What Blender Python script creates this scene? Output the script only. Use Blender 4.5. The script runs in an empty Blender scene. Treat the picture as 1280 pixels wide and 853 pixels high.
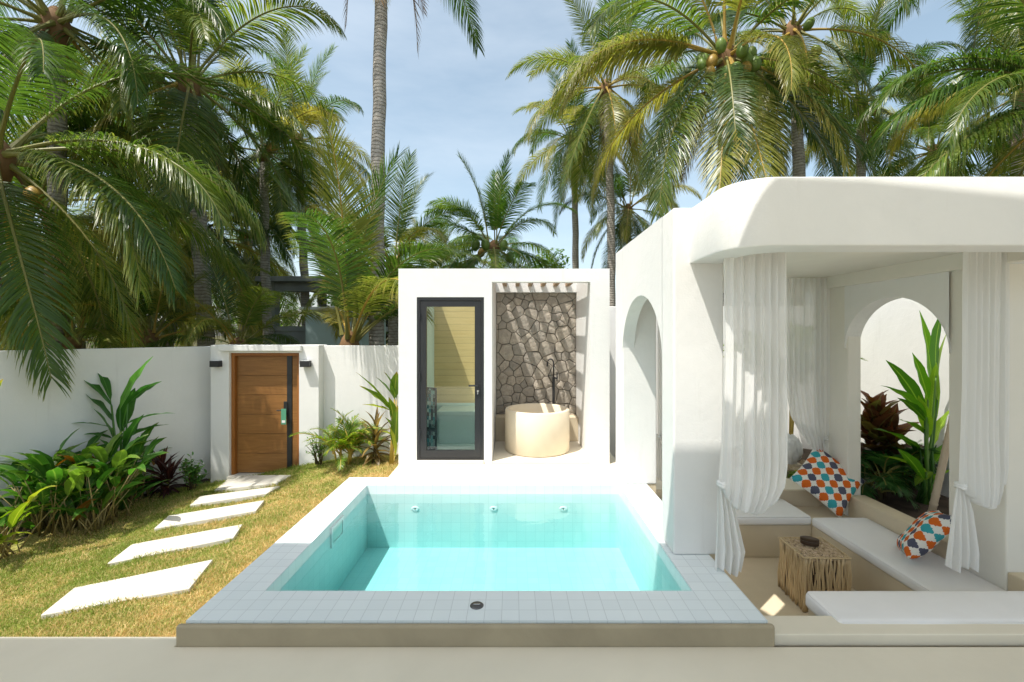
import bpy, bmesh, math, random
import numpy as np
from mathutils import Vector, Matrix, noise as mnoise

random.seed(7)
R = math.radians
PI = math.pi
scene = bpy.context.scene
COL = scene.collection

# ------------------------------------------------------------------ camera model (used to measure real positions)
CAM_Z, FPX, VX, VY = 1.72, 569.0, 642.0, 417.0
def at(px, py, d):                      # pixel + depth -> world point
    return Vector(((px - VX) * d / FPX, d, CAM_Z - (py - VY) * d / FPX))
def on_z(px, py, z):                    # pixel + height -> world point
    d = (CAM_Z - z) * FPX / (py - VY)
    return Vector(((px - VX) * d / FPX, d, z))

# ------------------------------------------------------------------ materials
MATS = {}
def new_mat(name):
    m = bpy.data.materials.new(name); m.use_nodes = True
    nt = m.node_tree
    for n in list(nt.nodes): nt.nodes.remove(n)
    out = nt.nodes.new('ShaderNodeOutputMaterial')
    MATS[name] = m
    return m, nt, out
def N(nt, t, **kw):
    n = nt.nodes.new(t)
    for k, v in kw.items():
        if hasattr(n, k): setattr(n, k, v)
    return n
def L(nt, a, b): nt.links.new(a, b)
def sock(nt, node, name, val):
    if isinstance(val, bpy.types.NodeSocket): L(nt, val, node.inputs[name])
    else: node.inputs[name].default_value = val
def math_n(nt, op, a, b=None, c=None):
    n = N(nt, 'ShaderNodeMath', operation=op)
    for i, v in enumerate((a, b, c)):
        if v is None: continue
        if isinstance(v, bpy.types.NodeSocket): L(nt, v, n.inputs[i])
        else: n.inputs[i].default_value = v
    return n.outputs[0]
def mixc(nt, fac, a, b):
    n = N(nt, 'ShaderNodeMix', data_type='RGBA')
    for s, v in ((n.inputs[0], fac), (n.inputs[6], a), (n.inputs[7], b)):
        if isinstance(v, bpy.types.NodeSocket): L(nt, v, s)
        elif isinstance(v, (int, float)): s.default_value = v
        else: s.default_value = (*v, 1)[:4]
    return n.outputs[2]
def noise_n(nt, scale, detail=4, rough=.55, vec=None, dist=0):
    n = N(nt, 'ShaderNodeTexNoise'); n.inputs['Scale'].default_value = scale
    n.inputs['Detail'].default_value = detail; n.inputs['Roughness'].default_value = rough
    n.inputs['Distortion'].default_value = dist
    if vec is not None: L(nt, vec, n.inputs['Vector'])
    return n.outputs[0]
def ramp(nt, fac, lo, hi):
    n = N(nt, 'ShaderNodeMapRange'); n.inputs[1].default_value = lo; n.inputs[2].default_value = hi
    L(nt, fac, n.inputs[0]); return n.outputs[0]
def objco(nt): return N(nt, 'ShaderNodeTexCoord').outputs['Object']
def principled(nt, out, col, rough=.6, spec=.3, metal=0):
    p = N(nt, 'ShaderNodeBsdfPrincipled')
    if isinstance(col, bpy.types.NodeSocket): L(nt, col, p.inputs['Base Color'])
    else: p.inputs['Base Color'].default_value = (*col, 1)
    sock(nt, p, 'Roughness', rough); p.inputs['Specular IOR Level'].default_value = spec
    p.inputs['Metallic'].default_value = metal
    L(nt, p.outputs[0], out.inputs[0]); return p
def bump(nt, p, h, strength=.2, dist=.01):
    b = N(nt, 'ShaderNodeBump'); b.inputs['Strength'].default_value = strength; b.inputs['Distance'].default_value = dist
    L(nt, h, b.inputs['Height']); L(nt, b.outputs[0], p.inputs['Normal'])

def plaster(name, c1, c2, rough=.75, bs=.25, scale=1.4, fine=90, spec=.2, stain=None):
    m, nt, out = new_mat(name); co = objco(nt)
    f = ramp(nt, noise_n(nt, scale, 6, .6, co, .4), .35, .68)
    col = mixc(nt, f, c1, c2)
    if stain:
        g = N(nt, 'ShaderNodeMapping'); L(nt, co, g.inputs[0]); g.inputs['Scale'].default_value = (9, 9, .8)
        s = ramp(nt, noise_n(nt, 1.0, 5, .65, g.outputs[0]), .60, .80)
        col = mixc(nt, math_n(nt, 'MULTIPLY', s, .35), col, stain)
    if name == 'stucco':                          # green-grey damp splash low on the garden walls
        sp = N(nt, 'ShaderNodeSeparateXYZ'); L(nt, co, sp.inputs[0])
        zz = math_n(nt, 'ADD', sp.outputs[2], math_n(nt, 'MULTIPLY', noise_n(nt, 3.5, 6, .7, co), .55))
        dmp = math_n(nt, 'SUBTRACT', 1.0, ramp(nt, zz, -.42, -.05))
        col = mixc(nt, math_n(nt, 'MULTIPLY', dmp, .5), col, (.34, .34, .27))
    p = principled(nt, out, col, rough, spec)
    h = math_n(nt, 'ADD', math_n(nt, 'MULTIPLY', noise_n(nt, fine, 3, .6, co), .5), noise_n(nt, fine * .18, 4, .5, co))
    bump(nt, p, h, bs, .012)
    return m
plaster('stucco', (.76, .758, .735), (.705, .705, .685), .8, .22, 1.1, 80, stain=(.55, .54, .50))
plaster('stucco_warm', (.75, .725, .65), (.69, .665, .595), .8, .15, 1.1, 80)
plaster('deck_plaster', (.74, .675, .54), (.66, .60, .475), .42, .06, .9, 60, .4)
plaster('beige_plaster', (.64, .545, .395), (.56, .475, .335), .6, .12, 1.5, 70)
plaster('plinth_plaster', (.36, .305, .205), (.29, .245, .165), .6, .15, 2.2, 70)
plaster('terrace_plaster', (.78, .72, .60), (.71, .65, .53), .6, .08, 1.2, 60)
plaster('tub_plaster', (.74, .65, .50), (.69, .60, .455), .55, .05, 2.5, 60)
plaster('slab_stone', (.62, .59, .515), (.53, .505, .44), .75, .25, 5.0, 110)
plaster('grey_concrete', (.36, .38, .385), (.25, .265, .27), .8, .2, 1.3, 30)
plaster('mint_wall', (.52, .64, .64), (.45, .57, .57), .8, .1, 1.3, 30)
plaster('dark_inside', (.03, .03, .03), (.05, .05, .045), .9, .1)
plaster('green_white', (.62, .74, .69), (.57, .69, .645), .7, .05)
plaster('rock', (.42, .34, .23), (.22, .17, .11), .9, .8, 5, 30)
plaster('soil', (.075, .055, .04), (.035, .027, .02), .95, .9, 6, 40)
plaster('under_soil', (.10, .085, .04), (.05, .055, .02), .95, .9, 1.5, 20)
plaster('cushion_fabric', (.77, .755, .73), (.74, .725, .70), .95, .12, 3, 260)
plaster('white_cloth', (.78, .78, .76), (.72, .72, .70), .95, .2, 3, 160)

def simple(name, col, rough=.5, spec=.4, metal=0):
    m, nt, out = new_mat(name); co = objco(nt)
    f = noise_n(nt, 14, 4, .6, co)
    p = principled(nt, out, mixc(nt, f, tuple(c * .85 for c in col), tuple(min(1, c * 1.12) for c in col)), rough, spec, metal)
    return m
simple('black_metal', (.018, .019, .021), .38, .5)
simple('lamp_black', (.022, .022, .024), .45, .4)
simple('steel', (.55, .55, .54), .25, .5, 1)
simple('dark_steel', (.14, .14, .145), .3, .5, 1)
simple('tag_green', (.10, .32, .20), .4)
simple('tag_white', (.8, .8, .78), .5)
simple('white_plastic', (.78, .80, .80), .35, .5)
simple('dark_wood', (.055, .032, .018), .4, .4)
simple('coconut_green', (.13, .20, .035), .45, .4)
simple('coconut_gold', (.30, .19, .035), .45, .4)
simple('dry_husk', (.20, .115, .055), .8, .2)
simple('white_flower', (.80, .80, .78), .6)
simple('pale_stem', (.30, .24, .10), .6)
simple('gold_stem', (.42, .30, .06), .5)
simple('twig', (.11, .085, .045), .8, .2)

def wood(name, c1, c2, axis='x', scale=1.0, plank=None, planks_w=None):
    m, nt, out = new_mat(name); co = objco(nt)
    mp = N(nt, 'ShaderNodeMapping'); L(nt, co, mp.inputs[0])
    s = {'x': (2.2, 30, 30), 'z': (30, 30, 2.2), 'y': (30, 2.2, 30)}[axis]
    mp.inputs['Scale'].default_value = tuple(v * scale for v in s)
    a = noise_n(nt, 1.0, 6, .65, mp.outputs[0], 1.2)
    b = noise_n(nt, 1.3, 2, .5, co)
    col = mixc(nt, ramp(nt, a, .3, .72), c1, c2)
    col = mixc(nt, math_n(nt, 'MULTIPLY', ramp(nt, b, .4, .7), .3), col, tuple(c * .7 for c in c1))
    h = a
    if plank:                                     # grooves between horizontal boards
        z = N(nt, 'ShaderNodeSeparateXYZ'); L(nt, co, z.inputs[0])
        fr = math_n(nt, 'FRACT', math_n(nt, 'DIVIDE', math_n(nt, 'ADD', z.outputs[2], 10.0), plank))
        g = math_n(nt, 'LESS_THAN', fr, planks_w / plank)
        idn = N(nt, 'ShaderNodeTexWhiteNoise', noise_dimensions='1D')
        L(nt, math_n(nt, 'FLOOR', math_n(nt, 'DIVIDE', math_n(nt, 'ADD', z.outputs[2], 10.0), plank)), idn.inputs['W'])
        col = mixc(nt, math_n(nt, 'MULTIPLY', idn.outputs[0], .35), col, tuple(c * .72 for c in c2))
        col = mixc(nt, math_n(nt, 'MULTIPLY', g, .5), col, (.03, .018, .008))
    p = principled(nt, out, col, .42, .35); bump(nt, p, h, .12, .004)
    return m
wood('gate_wood', (.215, .095, .027), (.345, .165, .05), 'x')
wood('frame_wood', (.26, .095, .02), (.36, .14, .03), 'z')
wood('slat_wood', (.30, .17, .07), (.38, .23, .10), 'y')
wood('sauna_wood', (.60, .43, .19), (.72, .55, .28), 'x', 1.0, .098, .004)
wood('stick_wood', (.46, .33, .17), (.63, .48, .28), 'z', 1.6)
wood('bamboo_wood', (.45, .36, .25), (.55, .45, .33), 'z')

def tile_mat(name, base, base2, grout, per, off, rough=.25, gs=.7):
    m, nt, out = new_mat(name); co = objco(nt)
    geo = N(nt, 'ShaderNodeNewGeometry')
    sp = N(nt, 'ShaderNodeSeparateXYZ'); L(nt, co, sp.inputs[0])
    sn = N(nt, 'ShaderNodeSeparateXYZ'); L(nt, geo.outputs['True Normal'], sn.inputs[0])
    mask = None; ids = []
    for i in range(3):
        u = math_n(nt, 'DIVIDE', math_n(nt, 'ADD', sp.outputs[i], 50 * per - off[i]), per)
        fr = math_n(nt, 'FRACT', u)
        d = math_n(nt, 'MINIMUM', fr, math_n(nt, 'SUBTRACT', 1.0, fr))
        ln = math_n(nt, 'LESS_THAN', d, .018)
        flat = math_n(nt, 'LESS_THAN', math_n(nt, 'ABSOLUTE', sn.outputs[i]), .5)
        g = math_n(nt, 'MULTIPLY', ln, flat)
        ids.append(math_n(nt, 'MULTIPLY', math_n(nt, 'FLOOR', u), flat))
        mask = g if mask is None else math_n(nt, 'MAXIMUM', mask, g)
    cx = N(nt, 'ShaderNodeCombineXYZ')
    for i in range(3): L(nt, ids[i], cx.inputs[i])
    wn = N(nt, 'ShaderNodeTexWhiteNoise', noise_dimensions='3D'); L(nt, cx.outputs[0], wn.inputs['Vector'])
    f = math_n(nt, 'ADD', math_n(nt, 'MULTIPLY', wn.outputs[0], .6), math_n(nt, 'MULTIPLY', noise_n(nt, 7, 4, .6, co), .4))
    col = mixc(nt, f, base, base2)
    col = mixc(nt, math_n(nt, 'MULTIPLY', mask, gs), col, grout)
    p = principled(nt, out, col, rough, .35)
    h = math_n(nt, 'SUBTRACT', math_n(nt, 'MULTIPLY', noise_n(nt, 40, 2, .5, co), .1), mask)
    bump(nt, p, h, .3, .003)
tile_mat('coping_tile', (.71, .765, .77), (.655, .71, .72), (.44, .48, .49), .0985, (-1.545, 2.831, .12), .45)
tile_mat('pool_tile', (.74, .78, .77), (.67, .725, .72), (.38, .47, .47), .0985, (-1.545, 2.831, .12), .3, .33)

# water: clear surface with Fresnel gloss, tint by absorbing volume
m, nt, out = new_mat('water')
co = objco(nt)
gl = N(nt, 'ShaderNodeBsdfGlossy'); gl.inputs['Roughness'].default_value = .015
tr = N(nt, 'ShaderNodeBsdfTransparent'); tr.inputs[0].default_value = (.97, 1, 1, 1)
fr = N(nt, 'ShaderNodeFresnel'); fr.inputs[0].default_value = 1.33
bp = N(nt, 'ShaderNodeBump'); bp.inputs['Strength'].default_value = .14; bp.inputs['Distance'].default_value = .02
L(nt, noise_n(nt, 5.0, 3, .5, co, .5), bp.inputs['Height'])
L(nt, bp.outputs[0], fr.inputs['Normal']); L(nt, bp.outputs[0], gl.inputs['Normal'])
mx = N(nt, 'ShaderNodeMixShader'); L(nt, fr.outputs[0], mx.inputs[0]); L(nt, tr.outputs[0], mx.inputs[1]); L(nt, gl.outputs[0], mx.inputs[2])
L(nt, mx.outputs[0], out.inputs[0])
va = N(nt, 'ShaderNodeVolumeAbsorption'); va.inputs['Color'].default_value = (.20, .82, .825, 1); va.inputs['Density'].default_value = .76
L(nt, va.outputs[0], out.inputs['Volume'])

# pane glass
m, nt, out = new_mat('pane_glass')
gl = N(nt, 'ShaderNodeBsdfGlossy'); gl.inputs['Roughness'].default_value = .01
tr = N(nt, 'ShaderNodeBsdfTransparent'); tr.inputs[0].default_value = (.95, .98, .962, 1)
fr = N(nt, 'ShaderNodeFresnel'); fr.inputs[0].default_value = 1.45
mx = N(nt, 'ShaderNodeMixShader'); L(nt, fr.outputs[0], mx.inputs[0]); L(nt, tr.outputs[0], mx.inputs[1]); L(nt, gl.outputs[0], mx.inputs[2])
L(nt, mx.outputs[0], out.inputs[0])

# sheer curtain
m, nt, out = new_mat('sheer_fabric')
co = objco(nt)
df = N(nt, 'ShaderNodeBsdfDiffuse'); df.inputs[0].default_value = (.86, .86, .845, 1)
tl = N(nt, 'ShaderNodeBsdfTranslucent'); tl.inputs[0].default_value = (.84, .84, .82, 1)
tr = N(nt, 'ShaderNodeBsdfTransparent'); tr.inputs[0].default_value = (1, 1, 1, 1)
m1 = N(nt, 'ShaderNodeMixShader'); m1.inputs[0].default_value = .42; L(nt, df.outputs[0], m1.inputs[1]); L(nt, tl.outputs[0], m1.inputs[2])
lw = N(nt, 'ShaderNodeLayerWeight'); lw.inputs[0].default_value = .35
m2 = N(nt, 'ShaderNodeMixShader')
op = math_n(nt, 'ADD', .89, math_n(nt, 'MULTIPLY', lw.outputs['Facing'], .34))
op = math_n(nt, 'MINIMUM', op, .97)
L(nt, op, m2.inputs[0]); L(nt, tr.outputs[0], m2.inputs[1]); L(nt, m1.outputs[0], m2.inputs[2])
L(nt, m2.outputs[0], out.inputs[0])

# leaves: diffuse/gloss + translucency, varied per leaf
def leaf_mat(name, c_dark, c_mid, c_pale, rough=.42, trans=.35, tip=None, obj_w=.5, tip_lo=.55, c_old=None, old_w=.0):
    m, nt, out = new_mat(name); co = objco(nt)
    geo = N(nt, 'ShaderNodeNewGeometry'); oi = N(nt, 'ShaderNodeObjectInfo')
    f = math_n(nt, 'ADD', math_n(nt, 'MULTIPLY', geo.outputs['Random Per Island'], 1 - obj_w), math_n(nt, 'MULTIPLY', oi.outputs['Random'], obj_w))
    c = mixc(nt, ramp(nt, f, .1, .6), c_dark, c_mid)
    c = mixc(nt, ramp(nt, f, .55, .95), c, c_pale)
    n = noise_n(nt, 6, 3, .6, co)
    c = mixc(nt, math_n(nt, 'MULTIPLY', ramp(nt, n, .45, .75), .4), c, c_mid)
    if c_old is not None:
        wn = N(nt, 'ShaderNodeTexWhiteNoise', noise_dimensions='1D')
        L(nt, math_n(nt, 'MULTIPLY', geo.outputs['Random Per Island'], 91.7), wn.inputs['W'])
        c = mixc(nt, math_n(nt, 'GREATER_THAN', wn.outputs[0], 1 - old_w), c, c_old)
    if tip is not None:
        at_ = N(nt, 'ShaderNodeAttribute'); at_.attribute_name = 'along'
        c = mixc(nt, math_n(nt, 'MULTIPLY', ramp(nt, at_.outputs['Fac'], tip_lo, 1.0), .75), c, tip)
    vb = None
    if not name.startswith('frond'):
        rb = N(nt, 'ShaderNodeAttribute'); rb.attribute_name = 'rib'; al = N(nt, 'ShaderNodeAttribute'); al.attribute_name = 'along'
        c = mixc(nt, math_n(nt, 'MULTIPLY', ramp(nt, rb.outputs['Fac'], .86, 1.0), .55), c, tuple(min(1, v * 1.6 + .02) for v in c_pale))
        vw = math_n(nt, 'SINE', math_n(nt, 'MULTIPLY', math_n(nt, 'ADD', al.outputs['Fac'], math_n(nt, 'MULTIPLY', rb.outputs['Fac'], .10)), 150.0))
        c = mixc(nt, math_n(nt, 'MULTIPLY', math_n(nt, 'ADD', math_n(nt, 'MULTIPLY', vw, .5), .5), .16), c, c_dark)
        vb = vw
    p = N(nt, 'ShaderNodeBsdfPrincipled'); L(nt, c, p.inputs['Base Color']); p.inputs['Roughness'].default_value = rough
    p.inputs['Specular IOR Level'].default_value = .42
    if vb is not None: bump(nt, p, vb, .12, .004)
    t = N(nt, 'ShaderNodeBsdfTranslucent')
    hs = N(nt, 'ShaderNodeHueSaturation'); hs.inputs['Value'].default_value = 2.1; hs.inputs['Saturation'].default_value = 1.1
    L(nt, c, hs.inputs['Color']); L(nt, hs.outputs[0], t.inputs[0])
    mx = N(nt, 'ShaderNodeMixShader'); mx.inputs[0].default_value = trans
    L(nt, p.outputs[0], mx.inputs[1]); L(nt, t.outputs[0], mx.inputs[2]); L(nt, mx.outputs[0], out.inputs[0])
leaf_mat('frond_leaf', (.034, .078, .013), (.080, .135, .023), (.22, .235, .045), .33, .40, (.26, .24, .055), .6, .75)
leaf_mat('frond_yellow', (.13, .165, .03), (.22, .23, .044), (.38, .33, .07), .36, .40, (.40, .31, .085), .6, .6)
leaf_mat('frond_dry', (0.140, 0.084, 0.042), (0.238, 0.147, 0.070), (0.364, 0.266, 0.140), .7, .2, (0.280, 0.210, 0.112), .5)
leaf_mat('frond_bright', (.045, .105, .017), (.095, .17, .025), (.22, .27, .048), .34, .42, (.26, .26, .06), .5, .8)
leaf_mat('heliconia_leaf', (.03, .10, .018), (.05, .15, .024), (.09, .22, .035), .3, .35, None, .2)
leaf_mat('bush_leaf', (.035, .11, .016), (.07, .18, .025), (.17, .26, .04), .33, .36, (.17, .19, .04), .1, .8, (.24, .09, .02), .05)
leaf_mat('lime_leaf', (.07, .15, .018), (.15, .24, .025), (.33, .36, .05), .35, .4, (.33, .17, .03), .1, .82)
leaf_mat('fresh_leaf', (.05, .14, .016), (.09, .22, .022), (.24, .36, .045), .33, .45, None, .1)
leaf_mat('red_leaf', (.030, .010, .010), (.050, .016, .014), (.10, .035, .025), .35, .3, None, .1)
leaf_mat('croton_leaf', (.055, .030, .014), (.14, .045, .018), (.11, .12, .025), .35, .35, None, .1)
leaf_mat('bronze_leaf', (.07, .05, .018), (.17, .12, .035), (.30, .22, .07), .4, .35, (.36, .18, .06), .1, .7)
leaf_mat('small_leaf', (.05, .14, .03), (.09, .21, .04), (.17, .29, .06), .4, .38, None, .1)
leaf_mat('dark_fan_leaf', (0.017, 0.063, 0.014), (0.031, 0.098, 0.020), (0.056, 0.140, 0.028), .35, .25, None, .2)
leaf_mat('tree_leaf', (.035, .085, .015), (.08, .155, .025), (.18, .25, .045), .45, .4, None, .15)
simple('midrib', (.19, .18, .045), .5)
simple('midrib_gold', (.40, .26, .05), .5)

# palm bark with rings
m, nt, out = new_mat('palm_bark'); co = objco(nt)
sp = N(nt, 'ShaderNodeSeparateXYZ'); L(nt, co, sp.inputs[0])
w = math_n(nt, 'ADD', math_n(nt, 'MULTIPLY', sp.outputs[2], 13.0), math_n(nt, 'MULTIPLY', noise_n(nt, 5, 4, .6, co), 1.5))
rg = ramp(nt, math_n(nt, 'PINGPONG', w, .5), .02, .22)
pt = noise_n(nt, 9, 6, .7, co)
col = mixc(nt, ramp(nt, pt, .3, .7), (.27, .24, .205), (.52, .475, .415))
col = mixc(nt, math_n(nt, 'MULTIPLY', math_n(nt, 'SUBTRACT', 1.0, rg), .5), col, (.11, .09, .07))
p = principled(nt, out, col, .85, .15); bump(nt, p, math_n(nt, 'ADD', rg, math_n(nt, 'MULTIPLY', pt, .8)), .6, .03)

# grass and lawn share one patchy colour
def lawn_colour(nt, co, extra=None):
    big = noise_n(nt, .9, 3, .55, co, .3); small = noise_n(nt, 4.5, 4, .6, co)
    sp = N(nt, 'ShaderNodeSeparateXYZ'); L(nt, co, sp.inputs[0])
    dry = math_n(nt, 'ADD', math_n(nt, 'MULTIPLY', big, .85), math_n(nt, 'MULTIPLY', small, .55))
    dry = math_n(nt, 'ADD', dry, math_n(nt, 'MULTIPLY', ramp(nt, sp.outputs[0], -4.2, -1.8), .26))
    dry = math_n(nt, 'ADD', dry, math_n(nt, 'MULTIPLY', ramp(nt, sp.outputs[1], 6.6, 7.4), -.22))
    if extra is not None: dry = math_n(nt, 'ADD', dry, extra)
    return mixc(nt, ramp(nt, dry, .58, .98), (.25, .34, .045), (.76, .56, .25))
m, nt, out = new_mat('lawn_soil'); co = objco(nt)
c = lawn_colour(nt, co); c = mixc(nt, ramp(nt, noise_n(nt, 45, 3, .7, co), .35, .7), c, (.10, .085, .03))
p = principled(nt, out, c, .95, .1); bump(nt, p, noise_n(nt, 60, 3, .7, co), .8, .02)
m, nt, out = new_mat('grass_blade'); geo = N(nt, 'ShaderNodeNewGeometry')
rnd = math_n(nt, 'MULTIPLY', math_n(nt, 'SUBTRACT', geo.outputs['Random Per Island'], .5), .55)
c = lawn_colour(nt, objco(nt), rnd)
p = N(nt, 'ShaderNodeBsdfPrincipled'); L(nt, c, p.inputs['Base Color']); p.inputs['Roughness'].default_value = .6
t = N(nt, 'ShaderNodeBsdfTranslucent'); L(nt, c, t.inputs[0]); mx = N(nt, 'ShaderNodeMixShader'); mx.inputs[0].default_value = .4
L(nt, p.outputs[0], mx.inputs[1]); L(nt, t.outputs[0], mx.inputs[2]); L(nt, mx.outputs[0], out.inputs[0])

# natural stone cladding
m, nt, out = new_mat('clad_stone'); co = objco(nt); geo = N(nt, 'ShaderNodeNewGeometry')
rp = geo.outputs['Random Per Island']
c = mixc(nt, rp, (.30, .275, .235), (.52, .455, .37))
c = mixc(nt, ramp(nt, noise_n(nt, 12, 6, .7, co, .5), .35, .7), c, (.30, .27, .23))
c = mixc(nt, math_n(nt, 'MULTIPLY', ramp(nt, noise_n(nt, 3, 3, .5, co), .5, .75), .4), c, (.34, .29, .22))
p = principled(nt, out, c, .85, .2)
bump(nt, p, math_n(nt, 'ADD', noise_n(nt, 18, 6, .7, co), math_n(nt, 'MULTIPLY', noise_n(nt, 70, 4, .7, co), .3)), .7, .03)
simple('mortar', (.10, .09, .078), .95, .1)

# pillow: quatrefoil print (UV grid)
m, nt, out = new_mat('quatrefoil_print')
uv = N(nt, 'ShaderNodeTexCoord').outputs['UV']
sp = N(nt, 'ShaderNodeSeparateXYZ'); L(nt, uv, sp.inputs[0])
NC = 6.0
u = math_n(nt, 'MULTIPLY', sp.outputs[0], NC); v = math_n(nt, 'MULTIPLY', sp.outputs[1], NC)
iu = math_n(nt, 'FLOOR', u); iv = math_n(nt, 'FLOOR', v)
a = math_n(nt, 'ABSOLUTE', math_n(nt, 'SUBTRACT', math_n(nt, 'FRACT', u), .5))
b = math_n(nt, 'ABSOLUTE', math_n(nt, 'SUBTRACT', math_n(nt, 'FRACT', v), .5))
def dist(ax, by):
    return math_n(nt, 'SQRT', math_n(nt, 'ADD', math_n(nt, 'POWER', math_n(nt, 'SUBTRACT', a, ax), 2.0), math_n(nt, 'POWER', math_n(nt, 'SUBTRACT', b, by), 2.0)))
d1 = math_n(nt, 'MINIMUM', dist(.24, 0), dist(0, .24))
inside = math_n(nt, 'MAXIMUM', math_n(nt, 'LESS_THAN', d1, .245), math_n(nt, 'LESS_THAN', math_n(nt, 'MAXIMUM', a, b), .335))
k = math_n(nt, 'FLOORED_MODULO', math_n(nt, 'ADD', iu, math_n(nt, 'MULTIPLY', iv, 3.0)), 4.0)
c = mixc(nt, math_n(nt, 'COMPARE', k, 1.0, .1), (.62, .13, .018), (.085, .09, .13))
c = mixc(nt, math_n(nt, 'COMPARE', k, 3.0, .1), c, (.045, .32, .36))
c = mixc(nt, inside, (.74, .72, .66), c)
p = principled(nt, out, c, .9, .15); bump(nt, p, noise_n(nt, 300, 2, .5, uv), .1, .002)

# woven stick top
m, nt, out = new_mat('stick_top'); co = objco(nt)
vo = N(nt, 'ShaderNodeTexVoronoi'); vo.inputs['Scale'].default_value = 55; L(nt, co, vo.inputs['Vector'])
c = mixc(nt, vo.outputs['Distance'], (.60, .46, .28), (.30, .20, .10))
c = mixc(nt, ramp(nt, noise_n(nt, 30, 3, .6, co), .4, .7), c, (.66, .50, .36))
p = principled(nt, out, c, .8, .2); bump(nt, p, vo.outputs['Distance'], .6, .01)

# mosaic glass
m, nt, out = new_mat('mosaic_tiles'); co = objco(nt)
br = N(nt, 'ShaderNodeTexWhiteNoise', noise_dimensions='3D')
mp = N(nt, 'ShaderNodeMapping'); mp.inputs['Scale'].default_value = (26, 26, 20); L(nt, co, mp.inputs[0])
fl = N(nt, 'ShaderNodeVectorMath', operation='FLOOR'); L(nt, mp.outputs[0], fl.inputs[0]); L(nt, fl.outputs[0], br.inputs['Vector'])
c = mixc(nt, math_n(nt, 'GREATER_THAN', br.outputs[0], .42), (.015, .03, .035), (.62, .78, .74))
c = mixc(nt, math_n(nt, 'GREATER_THAN', br.outputs[0], .8), c, (.06, .35, .38))
principled(nt, out, c, .2, .5)

# ------------------------------------------------------------------ object helpers
LABELS = {}
def tag(o, label, cat, group=None, kind=None):
    if label: o['label'] = label
    if cat: o['category'] = cat
    if group: o['group'] = group
    if kind: o['kind'] = kind
    return o
def empty(name, loc, label, cat, group=None, rz=0):
    o = bpy.data.objects.new(name, None); COL.objects.link(o); o.location = loc; o.rotation_euler = (0, 0, rz)
    o.empty_display_size = .2
    return tag(o, label, cat, group)
def link(name, me, parent=None, loc=(0, 0, 0)):
    o = bpy.data.objects.new(name, me); COL.objects.link(o); o.location = loc
    if parent is not None: o.parent = parent
    return o

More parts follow.
